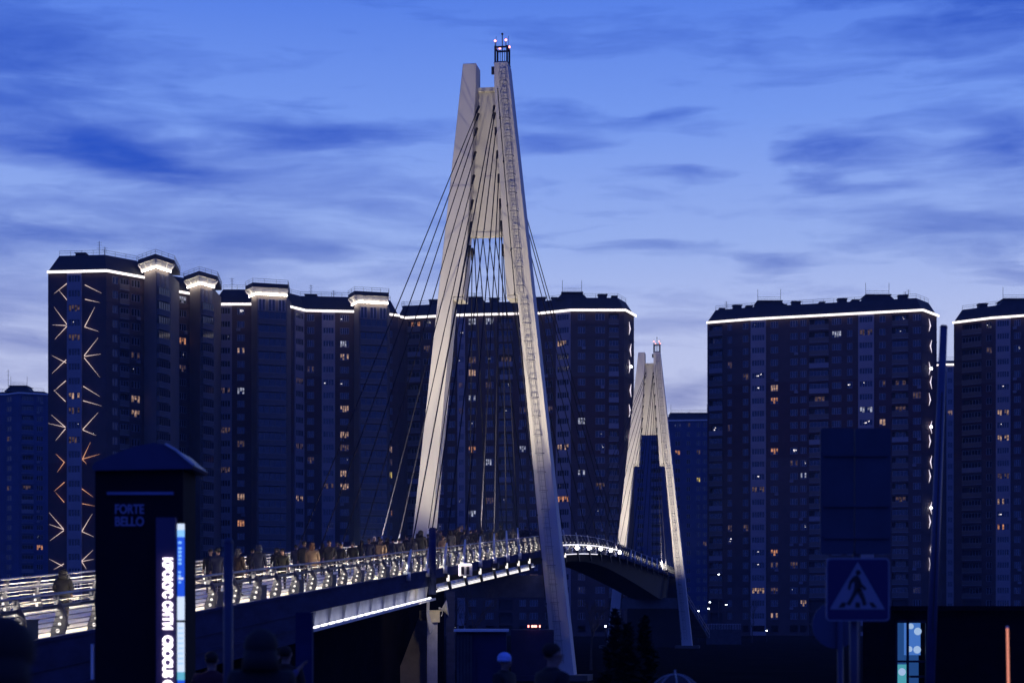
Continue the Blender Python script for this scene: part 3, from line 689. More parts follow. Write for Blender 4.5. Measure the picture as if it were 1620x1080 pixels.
bxm = MB(); bxm.box((.42, -.12, .3), (.72, .14, .46)); bxm.box((.42, -.12, .545), (.76, .17, .03)); bxm = bxm.mesh('control_box', 'box_grey')
for side, lab in ((1, 'near side railing of curved posts and horizontal bars with grey boxes'), (-1, 'far side railing of the footbridge, behind the people')):
    rt = thing('railing', lab, 'railing', BP(0, side * 2.9, 4.5), 'railings of the footbridge')
    off = side * 2.86
    for i, s in enumerate(SS[:-1]):
        s += 1.0
        # rotation so that local x is along the bridge and local +y is outward for the near side
        rz = math.atan2(A_.y, A_.x); loc = BP(s, off, dz_(s))
        # local y axis (rot by rz) = (-A.y, A.x) = -N
        p = link('post', pm[-side], rt, loc, rz); q = link('post_light', dm[-side], p, loc, 0); q.location = (0, 0, 0)
        if side > 0 and i % 2 == 0 and s < 0: link('control_box', bxm, rt, BP(s, off + .0, dz_(s)), rz + math.pi * 0)
    m = MB()
    def hr(z, o, r, n=6, mb=None): (mb or m).path([BP(s, side * o, dz_(s) + z) for s in SS], r, n)
    hr(1.05, 2.83, .035, 8); m.build('handrail', 'rail_metal', rt, True)
    m = MB(); hr(.90, 2.83, .02); hr(.76, 2.88, .02); m.build('mid_rail', 'post_paint' if side > 0 else 'rail_metal', rt, True)
    for z, o in ((.62, 2.92), (.5, 2.95), (.38, 2.95), (.26, 2.93), (.14, 2.9)):
        m = MB(); hr(z, o, .014, 4); m.build('wire', 'dark_steel' if side > 0 else 'rail_metal', rt)
    m = MB(); loft(m, [s for s in SS if s < 9], lambda s: [(side * 2.80, .74), (side * 2.84, .74), (side * 2.84, .71), (side * 2.80, .71)]); m.build('light_strip', 'led_deck', rt)
    m = MB(); loft(m, SS, lambda s: [(side * 2.845, .79), (side * 2.87, .79), (side * 2.87, .69), (side * 2.845, .69)]); side < 0 and loft(m, [s for s in SS if s < 9], lambda s: [(side * 2.775, .79), (side * 2.79, .79), (side * 2.79, .695), (side * 2.775, .695)]); m.build('strip_shield', 'post_paint' if side > 0 else 'rail_metal', rt)

# ------------------------------------------------------------------ pylons
def ho(z): return 1.54 + (37.8 - z) * .1095           # outer half width
def hi_w(z): return .62 + (36.4 - z) * .0585          # inner half width, thick upper legs
def hi_n(z): return 2.2 + (21.95 - z) * .0934         # inner half width, lower legs
def pylon(s0, label, which):
    def Q(s, o, z): return BP(s0 + s, o, z)
    root = thing('pylon', label, 'bridge pylon', Q(0, 0, -4.2), 'white A-shaped pylons carrying the bridge')
    T = .85
    def slab(mb, pts, sd, t0=-T, t1=T):
        mb.prism([Q(t0, sd * o, z) for o, z in pts], A_ * (t1 - t0))
    for sd in (-1, 1):
        m = MB()
        slab(m, [(ho(-4.2), -4.2), (ho(37.8), 37.8), (.62, 37.8), (.62, 36.4), (hi_w(21.95), 21.95), (hi_n(21.95), 21.95), (hi_n(-4.2), -4.2)], sd)
        leg = m.build('leg', 'pylon', root); bv = leg.modifiers.new('bevel', 'BEVEL'); bv.width = .05; bv.segments = 2
        zz = 31.0
        while zz > -3:                                  # faint welded joints between the leg segments
            a, b = (hi_w(zz) if zz > 21.95 else hi_n(zz)), ho(zz); m = MB()
            m.hexa([Q(-T - .012, sd * a, zz), Q(-T - .012, sd * b, zz), Q(-T + .02, sd * b, zz), Q(-T + .02, sd * a, zz), Q(-T - .012, sd * a, zz + .05), Q(-T - .012, sd * b, zz + .05), Q(-T + .02, sd * b, zz + .05), Q(-T + .02, sd * a, zz + .05)]); zz -= 5.9
            m.build('joint', 'pylon', leg)
        # hinge collar / soffit under the thick part
        m = MB(); m.prism([Q(-T - .03, sd * (hi_w(21.95) + .02), 21.9), Q(-T - .03, sd * (hi_n(21.95) - .02), 21.9), Q(-T - .03, sd * (hi_n(21.95) - .02), 21.72), Q(-T - .03, sd * (hi_w(21.95) + .02), 21.72)], A_ * (2 * T + .06)); m.build('collar', 'pylon', leg)
    m = MB(); m.prism([Q(.25, -.64, 36.2), Q(.25, .64, 36.2), Q(.25, hi_w(26.3) + .02, 26.3), Q(.25, -hi_w(26.3) - .02, 26.3)], A_ * .5); m.build('web', 'pylon', root)
    m = MB(); m.prism([Q(.0, -.63, 36.35), Q(.0, .63, 36.35), Q(.0, .63, 36.1), Q(.0, -.63, 36.1)], A_ * .8); m.build('stiffener', 'pylon', root); m = MB(); m.prism([Q(.2, -hi_w(26.4), 26.5), Q(.2, hi_w(26.4), 26.5), Q(.2, hi_w(26.3), 26.2), Q(.2, -hi_w(26.3), 26.2)], A_ * .6); m.build('stiffener', 'pylon', root)
    m = MB(); m.prism([Q(.2, -.35, 30.3), Q(.2, .35, 30.3), Q(.2, .42, 26.6), Q(.2, -.42, 26.6)], A_ * .04); m.build('hatch', 'pylon', root)
    # cross beam below the deck
    m = MB(); z0, z1 = 1.45, 2.95
    m.prism([Q(-.7, -hi_n(z1) - .02, z1), Q(-.7, hi_n(z1) + .02, z1), Q(-.7, hi_n(z0) + .02, z0), Q(-.7, -hi_n(z0) - .02, z0)], A_ * 1.4); m.build('cross_beam', 'beam_grey', root)
    # ladder with safety hoops up the right leg
    m = MB(); lx = lambda z: (ho(z) + (hi_n(z) if z < 21.95 else hi_w(z) + .35)) / 2 - .05
    for dx_ in (-.19, .19): m.bar(Q(-T - .17, lx(-3) + dx_, -3), Q(-T - .17, lx(21.9) + dx_, 21.9), .03, .03); m.bar(Q(-T - .17, lx(21.96) + dx_, 22), Q(-T - .17, lx(37.5) + dx_, 37.5), .03, .03)
    z = -2.8
    while z < 37.4:
        m.bar(Q(-T - .17, lx(z) - .19, z), Q(-T - .17, lx(z) + .19, z), .028, .028); z += .42
    m.build('ladder', 'ladder_paint', root)
    m = MB(); z = -1.5
    while z < 37:
        pts = [Q(-T - .17 - .5 * math.sin(t), lx(z) + .3 * math.cos(t), z + .06) for t in [math.pi * k / 6 for k in range(7)]]
        for a, b in zip(pts, pts[1:]): m.bar(a, b, .02, .055)
        z += 1.26
    for t in (.25, .5, .75):
        t *= math.pi; m.path([Q(-T - .17 - .5 * math.sin(t), lx(z) + .3 * math.cos(t), z) for z in (-1.5, 10, 21.9, 22, 30, 37)], .012, 4)
    m.build('ladder_hoops', 'ladder_paint', root)
    m = MB(); cz = [-3, 5, 12, 21.9, 30, 36]
    m.path([Q(-T - .05, lx(z) - .62 if z < 22 else lx(z) - .45, z) for z in cz], .028, 5)
    for z in range(-2, 36, 3): m.box(Q(-T - .05, lx(z) - (.62 if z < 22 else .45), z), (.1, .12, .14))
    m.build('conduit', 'dark_steel', root)
    # lamp cage on the right leg top
    cg = MB(); zc = 37.8
    for o in (.64, 1.46):
        for s in (-.5, .5): cg.bar(Q(s, o, zc), Q(s, o, zc + 1.2), .13, .13, up=(1, 0, 0))
    for z in (zc + .08, zc + 1.12):
        cg.bar(Q(-.5, .64, z), Q(-.5, 1.46, z), .1, .1); cg.bar(Q(.5, .64, z), Q(.5, 1.46, z), .1, .1)
        for o in (.64, 1.46): cg.bar(Q(-.5, o, z), Q(.5, o, z), .1, .1)
    cg.box(Q(0, 1.05, zc + .04), (1.1, 1.0, .08), 0, (A_, N_, Vector((0, 0, 1))))
    cg.tube(Q(0, 1.05, zc), Q(0, 1.05, zc + 2.15), .035, n=6); cg.ball(Q(0, 1.05, zc + 2.15), .08)
    cg.tube(Q(0, .9, zc), Q(0, .9, zc + 1.1), .025, n=6); cg.tube(Q(.1, 1.2, zc), Q(.1, 1.2, zc + 1.1), .025, n=6)
    for o in (.62, 1.48): cg.tube(Q(0, o, zc + 1.1), Q(0, o, zc + 2.0), .013, n=4)
    cg.box(Q(-.6, .52, zc - .5), (.25, .2, .5)); cg.build('mast_cage', 'dark_steel', root)
    for o, s, dz in ((.64, -.5, 1.55), (.8, .5, 1.34), (1.46, .5, 1.4), (1.38, -.5, 1.57)):
        lp = MB(); lp.tube(Q(s, o, zc + 1.12), Q(s, o, zc + dz - .08), .03, n=5, m=1); lp.ball(Q(s, o, zc + dz), .075); lp.build('warning_lamp', ['red_lamp', 'dark_steel'], root)
    # plinth
    for sd in (-1, 1):
        m = MB(); m.box(Q(0, sd * (ho(-4.2) + hi_n(-4.2)) / 2, -4.05), (3.2, 3.4, .5), 0, (A_, N_, Vector((0, 0, 1)))); m.build('plinth', 'concrete', root)
    return root, Q
py1, Q1 = pylon(0, 'tall near pylon with a ladder on its right leg', 'near')
py2, Q2 = pylon(SPAN, 'smaller looking far pylon at the other end of the main span', 'far')

# ------------------------------------------------------------------ stay cables
ORD = ['highest', 'second highest', 'third highest', 'fourth highest', 'fifth highest', 'sixth highest', 'seventh highest', 'lowest']
def fan(s0, dirn, dists, side, pyl, place):
    zs = [34.9, 34.4, 33.4, 31.8, 30.2, 28.5, 27.0, 25.4]
    for i, d in enumerate(sorted(dists, reverse=True)):
        z = zs[i]; o = hi_w(z) - .12 if z < 34 else hi_w(z) - .25 + .08
        a = BP(s0 + dirn * .55, side * o, z); s = s0 + dirn * d; b = BP(s, side * 3.12, dz_(s) + .15)
        if dirn < 0: a = BP(s0 - .35, side * o, z)
        t = thing('stay_cable', '%s stay cable from the %s pylon to the %s' % (ORD[i], pyl, place), 'stay cable', b, 'stay cables of the %s pylon' % pyl)
        v = (b - a).normalized(); m = MB(); m.tube(a, b, .035, n=6); m.build('cable', 'cable' if True else '', t, True)
        m = MB(); m.tube(a - v * .1, a + v * .75, .1, .07, 8); m.build('anchor', 'dark_steel', t, True)
        m = MB(); m.tube(b, b - v * .5, .07, .085, 8); m.tube(b - v * .5, b - v * 1.7, .085, .045, 8); m.box(b - Vector((0, 0, .2)), (.25, .3, .4), 0, (A_, N_, Vector((0, 0, 1)))); m.build('socket', 'sleeve', t, True)
back_n = [6, 11, 16, 21, 26, 31.5, 36, 40.5]; back_f = [6, 10.5, 15.0, 20, 25, 29.5, 34, 38.5]; main = [10.5, 18.5, 26.8, 35, 43, 51, 59, 64]
fan(0, -1, back_n, 1, 'near', 'near edge of the approach'); fan(0, -1, back_f, -1, 'near', 'far edge of the approach')
fan(0, 1, main, 1, 'near', 'right edge of the main span'); fan(0, 1, main, -1, 'near', 'left edge of the main span')
fan(SPAN, -1, main, 1, 'far', 'right edge of the main span'); fan(SPAN, -1, main, -1, 'far', 'left edge of the main span')

# ------------------------------------------------------------------ floodlights washing the pylons
def spot(root, loc, target, power, ang, colr=(1, .88, .68)):
    L = bpy.data.lights.new('flood_beam', 'SPOT'); L.energy = power; L.color = colr; L.spot_size = R(ang); L.spot_blend = .6; L.shadow_soft_size = .25
    o = bpy.data.objects.new('flood_beam', L); col.objects.link(o); o.parent = root; o.location = loc - world_loc(root)
    o.rotation_euler = (target - loc).to_track_quat('-Z', 'Y').to_euler(); return o
def pylon_flood(s0, sd, lab, power, tz, ang):
    base = BP(s0 - 20, sd * 3.9, dz_(s0 - 20) - .5)
    t = thing('pylon_floodlight', lab, 'floodlight', base, 'floodlights aimed at the pylons')
    m = MB(); m.bar(BP(s0 - 20, sd * 3.1, base.z), base, .1, .1); m.box(base + Vector((0, 0, .25)), (.5, .35, .3), 0, (A_, N_, Vector((0, 0, 1)))); m.build('housing', 'dark_steel', t)
    tg = BP(s0, sd * 3.0, tz)
    spot(t, base + Vector((0, 0, .6)) + N_ * sd * .1, tg, power, ang)
pylon_flood(0, -1, 'left floodlight aimed up at the near pylon', 15500, 20.5, 70); pylon_flood(0, 1, 'right floodlight aimed up at the near pylon', 17000, 30, 70)
pylon_flood(SPAN, -1, 'left floodlight aimed up at the far pylon', 18000, 19, 76); pylon_flood(SPAN, 1, 'right floodlight aimed up at the far pylon', 18000, 20, 76)
# ------------------------------------------------------------------ pier, blue post, service box by the first pier
pr = thing('bridge_pier', 'flared concrete pier under the lit edge of the approach', 'bridge pier', P(655, 1100, 93.5))
m = MB(); D = 93.0
m.prism([P(667, 965, D), P(682, 965, D), P(682, 1111, D), P(611, 1111, D)], (0, 1.4, 0)); m.build('pier_wall', 'pier_concrete', pr)
m = MB(); m.box(P(684, 1045, 91.8), (.5, .5, 4.4)); 
for dx_ in (-.16, 0, .16): m.box(P(684, 1045, 91.8) + Vector((dx_, -.27, 0)), (.05, .05, 4.3))
m.build('channel', 'steel', pr)
m = MB(); m.box(P(672, 973, 91.9), (.5, .6, .5)); m.build('bearing', 'concrete', pr)
sb_ = thing('service_box', 'cream metal service box beside the lit bridge edge', 'electrical box', P(686, 986, 91.2))
mat('cream', (.62, .55, .38, 1), .5); m = MB(); m.box(P(687, 975, 91.2), (.55, .5, .55)); m.box(P(687, 965.5, 91.2), (.7, .62, .06)); m.build('housing', 'cream', sb_)
m = MB()
for k in range(5):
    x0 = 676 + k * .8; pts = [P(x0, 950, 90.8), P(x0 - 1, 970, 90.8), P(x0 + 1 + k * .5, 985, 90.8), P(x0 + 5 + k, 1000 - k * 2, 90.8)]; m.path(pts, .025, 5)
m.path([P(694 + 6 * math.sin(t), 968 - 8 * math.cos(t), 90.9) for t in [k * .35 for k in range(8)]], .02, 5); m.build('wires', 'sleeve', sb_)
dish = thing('horn_lamp', 'white cone lamp on the dark post beside the service box', 'lamp', P(706, 961, 91))
m = MB(); m.tube(P(700, 962, 91), P(708, 961, 91), .08, .42, 14); m.bar(P(694, 962, 91), P(702, 962, 91), .06, .06); m.build('reflector', 'white_soffit', dish, False)
m = MB(); m.box(P(713, 1020, 92), (.42, .3, 5.4)); tag(m.build('steel_column', 'deck_blue'), 'dark steel column right of the cream service box', 'column')
bp = thing('blue_post', 'thick dark blue post rising from the deck edge above the cream service box', 'post', P(684, 940, 90.2))
m = MB(); m.tube(P(684, 940, 90.2), P(684, 838, 90.2), .19, .17, 12); m.build('shaft', 'deck_blue', bp, True); m = MB(); m.tube(P(684, 838.5, 90.2), P(684, 834, 90.2), .2, .12, 12); m.build('cap', 'deck_blue', bp)
# lit floodlight box hung under the deck edge
lb_ = thing('lit_box', 'brightly lit fixture box hanging from the deck edge right of the blue post', 'light fixture', P(734, 900, 98.6))
m = MB(); c = P(735, 901, 98.6); m.box(c + Vector((.05, .12, 0)), (.72, .1, .62)); m.build('back_plate', 'white_soffit', lb_)
m = MB(); m.box(c + Vector((-.27, 0, 0)), (.07, .1, .62)); m.box(c + Vector((.05, 0, .3)), (.6, .1, .06)); m.build('light_strip', 'led_white', lb_)
m = MB(); m.box(c + Vector((-.1, -.05, -.03)), (.16, .12, .42)); m.box(c + Vector((.18, -.05, -.03)), (.16, .12, .42)); m.build('louvre', 'dark_steel', lb_)
spot(dish, P(712, 955, 87.5), P(655, 1015, 93), 170, 105, (1, .85, .62))
mat('white_paint', (.75, .72, .7, 1), .5)

# ------------------------------------------------------------------ kiosk, truck, fence by the river
mat('shed_blue', (.012, .016, .06, 1), .8, var=.3, scale=.8); mat('shed_grey', (.05, .05, .06, 1), .8, var=.3)
ks = thing('kiosk', 'dark blue kiosk with a pale roof edge behind the man in the pale blue hat', 'kiosk', (P(760, 1080, 60).x, 60.8, -4.2))
x0, x1 = P(722, 0, 60).x, P(801, 0, 60).x; zt = P(0, 999, 60).z
m = MB(); m.box(((x0 + x1) / 2, 61, (zt - 4.2) / 2), (x1 - x0, 2.0, zt + 4.2)); m.build('body', 'shed_blue', ks)
xm = P(747, 0, 60).x
for k in range(5): m = MB(); m.box((x0 + .06 + k * (xm - x0) / 5, 59.97, (zt - 4.2) / 2 - .02), ((xm - x0) / 5 - .02, .06, zt + 4.1)); m.build('panel', 'shed_grey', ks)
m = MB(); m.box(((x0 + x1) / 2, 60.9, zt + .05), (x1 - x0 + .16, 2.3, .08)); m.build('roof', 'white_paint', ks)
m = MB(); m.box((x1 - .55, 59.97, zt - 1.6), (.8, .05, 2.0)); m.build('door', 'shed_blue', ks)
tk = thing('truck', 'dark parked truck showing a row of red lights', 'truck', (P(845, 0, 108).x, 108, -4.2))
cx_ = P(842, 0, 108).x; m = MB(); m.box((cx_, 110, -2.1), (2.5, 6, 2.9)); m.box((cx_, 106.6, -3.45), (2.4, .5, .3)); m.build('cargo_box', 'shed_blue', tk)
m = MB(); m.box((cx_, 114.3, -2.4), (2.3, 2.0, 2.3)); m.build('cab', 'shed_blue', tk)
for sx in (-1, 1):
    for y in (107.8, 113.8): m = MB(); m.tube((cx_ + sx * .95, y, -3.75), (cx_ + sx * 1.25, y, -3.75), .48, n=16); m.build('wheel', 'dark_steel', tk)
rx0 = P(836, 989.5, 106.9)
for k in range(7):
    if k in (1, 5): continue
    m = MB(); m.box(P(836 + k * 3, 990, 106.9), (.08 if k % 3 == 0 else .1, .05, .13)); m.build('red_light', 'red_lamp', tk)

# parapet wall and fence on the far bank, small street lights
wl = MB(); wl.box((P(1145, 0, 300).x, 300, P(0, 1001, 300).z - 1), (P(1172, 0, 300).x - P(1117, 0, 300).x, .3, 3.2)); tag(wl.build('retaining_wall', 'shed_grey'), 'pale blue retaining wall right of the far stairs', 'wall')
fc = thing('fence', 'dark picket fence on top of the pale blue wall across the river', 'fence', (P(1145, 0, 299).x, 299, -1.6))
m = MB(); fz = P(0, 1001, 300).z + .6
for k in range(22): x = P(1118 + k * 2.5, 0, 300).x; m.bar((x, 299.7, fz), (x, 299.7, fz + .9), .05, .05, up=(1, 0, 0))
m.bar((P(1117, 0, 300).x, 299.7, fz + .9), (P(1172, 0, 300).x, 299.7, fz + .9), .06, .06); m.build('pickets', 'steel', fc)
for i, (px, py, w) in enumerate([(1123, 952, 'first'), (1121, 962, 'second'), (1105, 966, 'third'), (1149, 956, 'fourth'), (1137, 908, 'fifth'), (1213, 997, 'sixth'), (720, 991, 'bluish'), (958, 990, 'blue')]):
    D = 330 if i < 6 else 150; p = P(px, py, D)
    where = ['nearest the right leg of the far pylon, middle height', 'just under the brightest one', 'lowest, touching the pylon leg', 'farthest right of the small cluster', 'high above the cluster', 'alone near the foot of the wide dark block', 'seen over the kiosk roof', 'seen between the near pylon and the firs'][i]
    t = thing('street_lamp', 'small distant street light ' + where, 'street lamp', (p.x, p.y, -4.2), 'distant street lights')
    m = MB(); m.tube((p.x, p.y + .1, -4.2), (p.x, p.y + .1, p.z + .1), .06, .04, 6); m.bar((p.x, p.y, p.z + .12), (p.x + .3, p.y, p.z + .15), .06, .05); m.build('pole', 'dark_steel', t)
    m = MB(); m.box(p, (.26, .2, .13) if i < 6 else (.14, .1, .1)); m.build('lamp', 'lamp_point', t)

# ------------------------------------------------------------------ trees
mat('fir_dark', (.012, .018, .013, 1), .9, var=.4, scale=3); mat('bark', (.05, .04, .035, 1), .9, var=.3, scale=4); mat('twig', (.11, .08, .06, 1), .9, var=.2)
def fir(px, py, D, wid, label, seed):
    rnd = random.Random(seed); base = Vector((P(px, 0, D).x, D, ground_z(0, D))); topz = P(px, py, D).z; h = topz - base.z
    t = thing('fir_tree', label, 'conifer', base, 'dark firs beside the near pylon')
    m = MB(); m.tube(base, base + Vector((0, 0, h * .96)), .09, .015, 7); m.build('trunk', 'bark', t)
    m = MB(); m.fix = False
    n = 1500
    for i in range(n):
        f = rnd.random() ** .75; z = base.z + .25 + (h - .25) * (1 - f); lay = .72 + .28 * math.sin(z * 9 + seed)
        rr = wid * (f ** .8) * lay * (.35 + .65 * rnd.random()) + .02; a = rnd.uniform(0, 6.283)
        c = Vector((base.x + rr * math.cos(a), base.y + rr * math.sin(a), z)); L = .10 + .16 * f
        d = Vector((math.cos(a), math.sin(a), rnd.uniform(-.35, .75))).normalized() * L; s = Vector((-math.sin(a), math.cos(a), rnd.uniform(-.5, .5))).normalized() * L * .4
        m.quad(c - d * .4 - s * .4, c - s, c + d, c + s); 
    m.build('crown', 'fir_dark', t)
fir(974, 962, 36, .42, 'taller left dark fir, right of the near pylon leg', 1); fir(1019, 974, 37, .40, 'slimmer right dark fir under the far end of the bridge', 2)
fir(992, 985, 35, .45, 'low middle fir filling the gap between two taller ones', 3)
def bare_tree(px, D, h, label, seed, spread=.5, base_z=-4.2):
    rnd = random.Random(seed); base = Vector((P(px, 0, D).x, D, base_z)); t = thing('bare_tree', label, 'tree', base, 'leafless trees by the river')
    tr, tw = MB(), MB()
    def grow(p, d, L, r, lev):
        q = p + d * L; (tr if lev < 2 else tw).tube(p, q, r, r * .6, 5, cap=False)
        if lev >= 6: return
        for k in range(3 if lev < 5 else 2):
            nd = (d + Vector((rnd.uniform(-1, 1), rnd.uniform(-1, 1), rnd.uniform(-.25, .5))) * spread).normalized()
            grow(q if k else p + d * L * .8, nd, L * rnd.uniform(.6, .82), r * .55, lev + 1)
    grow(base, Vector((0, 0, 1)), h * .28, .12, 0); tr.build('trunk', 'bark', t); tw.build('crown', 'twig', t)
bare_tree(737, 112, 7.6, 'bare leafless tree under the deck, lit from behind the pier', 4); bare_tree(935, 150, 6.4, 'bare tree between the near pylon leg and the firs', 5)
bare_tree(1190, 320, 9, 'leafless tree at the foot of the wide dark block', 6); bare_tree(560, 200, 8, 'bare tree in the dark beneath the approach', 8)

# ------------------------------------------------------------------ people
PAL = {'skin': (.24, .15, .12, 1), 'black': (.012, .012, .015, 1), 'navy': (.01, .013, .034, 1), 'tan': (.12, .078, .05, 1), 'grey': (.032, .032, .04, 1), 'brown': (.024, .014, .012, 1), 'olive': (.012, .013, .011, 1),
       'maroon': (.06, .012, .02, 1), 'hair_dark': (.015, .01, .008, 1), 'hair_brown': (.06, .025, .015, 1), 'pale_blue': (.35, .5, .85, 1), 'cream_cloth': (.5, .42, .32, 1), 'jeans': (.03, .04, .09, 1), 'purple': (.08, .06, .15, 1)}
for k, c in PAL.items(): mat('cloth_' + k, c, .85, var=.15, scale=9)
def skin_mesh(name, verts, edges, radii, root_i, sub=1):
    me = bpy.data.meshes.new(name); me.from_pydata(verts, edges, []); o = bpy.data.objects.new(name, me); col.objects.link(o)
    md = o.modifiers.new('s', 'SKIN'); md.use_smooth_shade = True
    for i, r in enumerate(radii): me.skin_vertices[0].data[i].radius = r if isinstance(r, tuple) else (r, r)
    for i in range(len(verts)): me.skin_vertices[0].data[i].use_root = (i == root_i)
    sd = o.modifiers.new('b', 'SUBSURF'); sd.levels = sub; sd.render_levels = sub
    dg = bpy.context.evaluated_depsgraph_get(); dg.update(); out = bpy.data.meshes.new_from_object(o.evaluated_get(dg)); out.name = name
    bpy.data.objects.remove(o); return out
ARMS = {'down': [(.22, .0, 1.18), (.24, -.06, .95)], 'pocket': [(.25, .03, 1.17), (.17, -.14, 1.02)], 'phone': [(.22, -.18, 1.22), (.08, -.36, 1.45)], 'up': [(.26, -.16, 1.38), (.12, -.3, 1.62)], 'swing': [(.22, .1, 1.2), (.23, -.02, .97)]}
_pm = {}
def figure(pose, armL, armR):
    key = (pose, armL, armR)
    if key in _pm: return _pm[key]
    st = .17 if pose == 'walk' else .02
    V_, E_, R_ = [], [], []
    def add(p, r, par=None):
        V_.append(p); R_.append(r); i = len(V_) - 1
        if par is not None: E_.append((par, i))
        return i
    pel = add((0, 0, .95), (.155, .11)); sp = add((0, 0, 1.12), (.135, .10), pel); ch = add((0, .01, 1.32), (.165, .115), sp); nb = add((0, .015, 1.47), (.075, .07), ch)
    nk = add((0, .005, 1.535), .052, nb); jw = add((0, -.015, 1.60), (.068, .075), nk); hd = add((0, -.005, 1.67), (.078, .098), jw); ht = add((0, .005, 1.735), (.055, .07), hd)
    add((0, -.115, 1.635), .011, jw); add((-.09, 0, 1.65), (.012, .02), hd); add((.09, 0, 1.65), (.012, .02), hd)
    hands = []
    for sx, arm in ((-1, armL), (1, armR)):
        e, w = ARMS[arm]; sh = add((sx * .175, .01, 1.41), .068, ch); el_ = add((sx * e[0], e[1], e[2]), .047, sh); wr = add((sx * w[0], w[1], w[2]), .028, el_)
        d = (Vector((sx * w[0], w[1], w[2])) - Vector((sx * e[0], e[1], e[2]))).normalized(); p = Vector((sx * w[0], w[1], w[2])) + d * .075
        pa = add(tuple(p), (.036, .018), wr); hands.append(p)
        x = Vector((0, 1, 0)).cross(d); x = (x.normalized() if x.length > .1 else Vector((1, 0, 0)))
        for k, (off, ln) in enumerate(((-.027, .062), (-.009, .075), (.009, .07), (.027, .055))):
            b = p + d * .03 + x * off; i1 = add(tuple(b), .010, pa); b2 = b + d * ln * .55 + Vector((0, -.008, 0)); i2 = add(tuple(b2), .009, i1); add(tuple(b2 + d * ln * .45 + Vector((0, -.014, 0))), .007, i2)
        b = p - x * .038 * sx - d * .02; i1 = add(tuple(b), .012, pa); add(tuple(b + d * .05 - x * .014 * sx), .009, i1)
    for sx in (-1, 1):
        f = sx * st; hp = add((sx * .09, 0, .88), .095, pel); kn = add((sx * .095, -f * .55 - .02, .49), .066, hp); an = add((sx * .10, -f + .02, .09), .042, kn); to = add((sx * .11, -f - .14, .035), (.045, .03), an)
        hl = add((sx * .10, -f + .06, .035), .03, an)
    body = skin_mesh('person', V_, E_, R_, 0)
    for q in ('cloth_skin', 'cloth_black', 'cloth_black'): body.materials.append(MATS[q])
    for p in body.polygons:
        z = p.center.z; x = abs(p.center.x); c = p.center
        hand = any((c - h).length < .16 for h in hands)
        p.material_index = 0 if (z > 1.5 or hand) else (2 if z < .1 else 1)
    # coat: shell round torso and arms, flaring to mid thigh
    V_, E_, R_ = [], [], []
    lo = add((0, -.0, .72), (.20, .17)); p1 = add((0, 0, .93), (.19, .15), lo); p2 = add((0, 0, 1.12), (.175, .14), p1); p3 = add((0, .01, 1.32), (.20, .15), p2); p4 = add((0, .02, 1.46), (.11, .10), p3); p5 = add((0, .02, 1.535), (.085, .085), p4)
    for sx, arm in ((-1, armL), (1, armR)):
        e, w = ARMS[arm]; sh = add((sx * .19, .01, 1.41), .088, p3); el_ = add((sx * e[0], e[1], e[2]), .066, sh); add((sx * w[0], w[1], w[2]), .048, el_)
    coat = skin_mesh('coat', V_, E_, R_, 1); coat.materials.append(MATS['cloth_black'])
    _pm[key] = (body, coat); return _pm[key]
def hair_mesh(kind):
    b = MB(); c = Vector((0, .012, 1.69))
    if kind == 'hat':
        b.ball(c + Vector((0, 0, .02)), .1, 0, 14, 8, (1, 1.12, 1.05)); b.tube(c + Vector((0, 0, -.035)), c + Vector((0, 0, .02)), .104, .106, 14)
    elif kind == 'hood': b.ball(c + Vector((0, .02, -.02)), .125, 0, 14, 8, (1, 1.1, 1.15)); b.tube(c + Vector((0, .05, -.22)), c + Vector((0, .03, -.06)), .14, .12, 12)
    else:
        b.ball(c + Vector((0, .008, .012)), .09, 0, 14, 8, (.97, 1.12, 1.02))
        if kind == 'long':
            b.ball(c + Vector((0, .05, -.16)), .1, 0, 12, 8, (1.02, .62, 2.0))
            for sx in (-1, 1): b.tube(c + Vector((sx * .07, .0, 0)), c + Vector((sx * .09, .02, -.3)), .03, .02, 6)
        if kind == 'bun': b.ball(c + Vector((0, .1, .05)), .045)
    me = b.mesh('hair', 'cloth_hair_dark'); me.polygons.foreach_set('use_smooth', [True] * len(me.polygons)); return me
_hm = {k: hair_mesh(k) for k in ('short', 'long', 'hat', 'bun', 'hood')}
def setm(o, i, mname): o.material_slots[i].link = 'OBJECT'; o.material_slots[i].material = MATS['cloth_' + mname]
def person(loc, face, hgt, label, coat='black', legs='black', hair='short', hairc='hair_dark', pose='stand', arms=('down', 'down'), group=None, extra=None):
    body, cm = figure(pose, *arms); b = bpy.data.objects.new('person', body); col.objects.link(b)
    b.location = loc; b.rotation_euler.z = R(face); k = hgt / 1.79; b.scale = (k * 1.14, k * 1.12, k); tag(b, label, 'person', group)
    setm(b, 1, legs)
    def kid(name, me):
        o = bpy.data.objects.new(name, me); col.objects.link(o); o.parent = b; return o
    c = kid('coat', cm); setm(c, 0, coat); h = kid('hat' if hair in ('hat',) else ('hood' if hair == 'hood' else 'hair'), _hm[hair]); setm(h, 0, hairc)
    if extra:
        m = MB()
        if extra[0] == 'backpack':
            m.box((0, .24, 1.2), (.3, .18, .42)); m.box((0, .34, 1.12), (.22, .06, .2)); [m.box((sx * .12, .0, 1.40), (.05, .34, .04)) for sx in (-1, 1)]
            o = m.build('backpack_tmp', 'cloth_' + extra[1]); tag(o, extra[2], 'backpack'); o.name = 'backpack'; o.matrix_world = b.matrix_basis.copy()
        elif extra[0] == 'phone':
            m.box((0, -.43, 1.62 if 'up' not in arms else 1.78), (.16, .012, .08)); o = m.build('phone', 'dark_steel'); tag(o, extra[2], 'phone'); o.matrix_world = b.matrix_basis.copy()
    return b
BG = 'people crossing the footbridge'
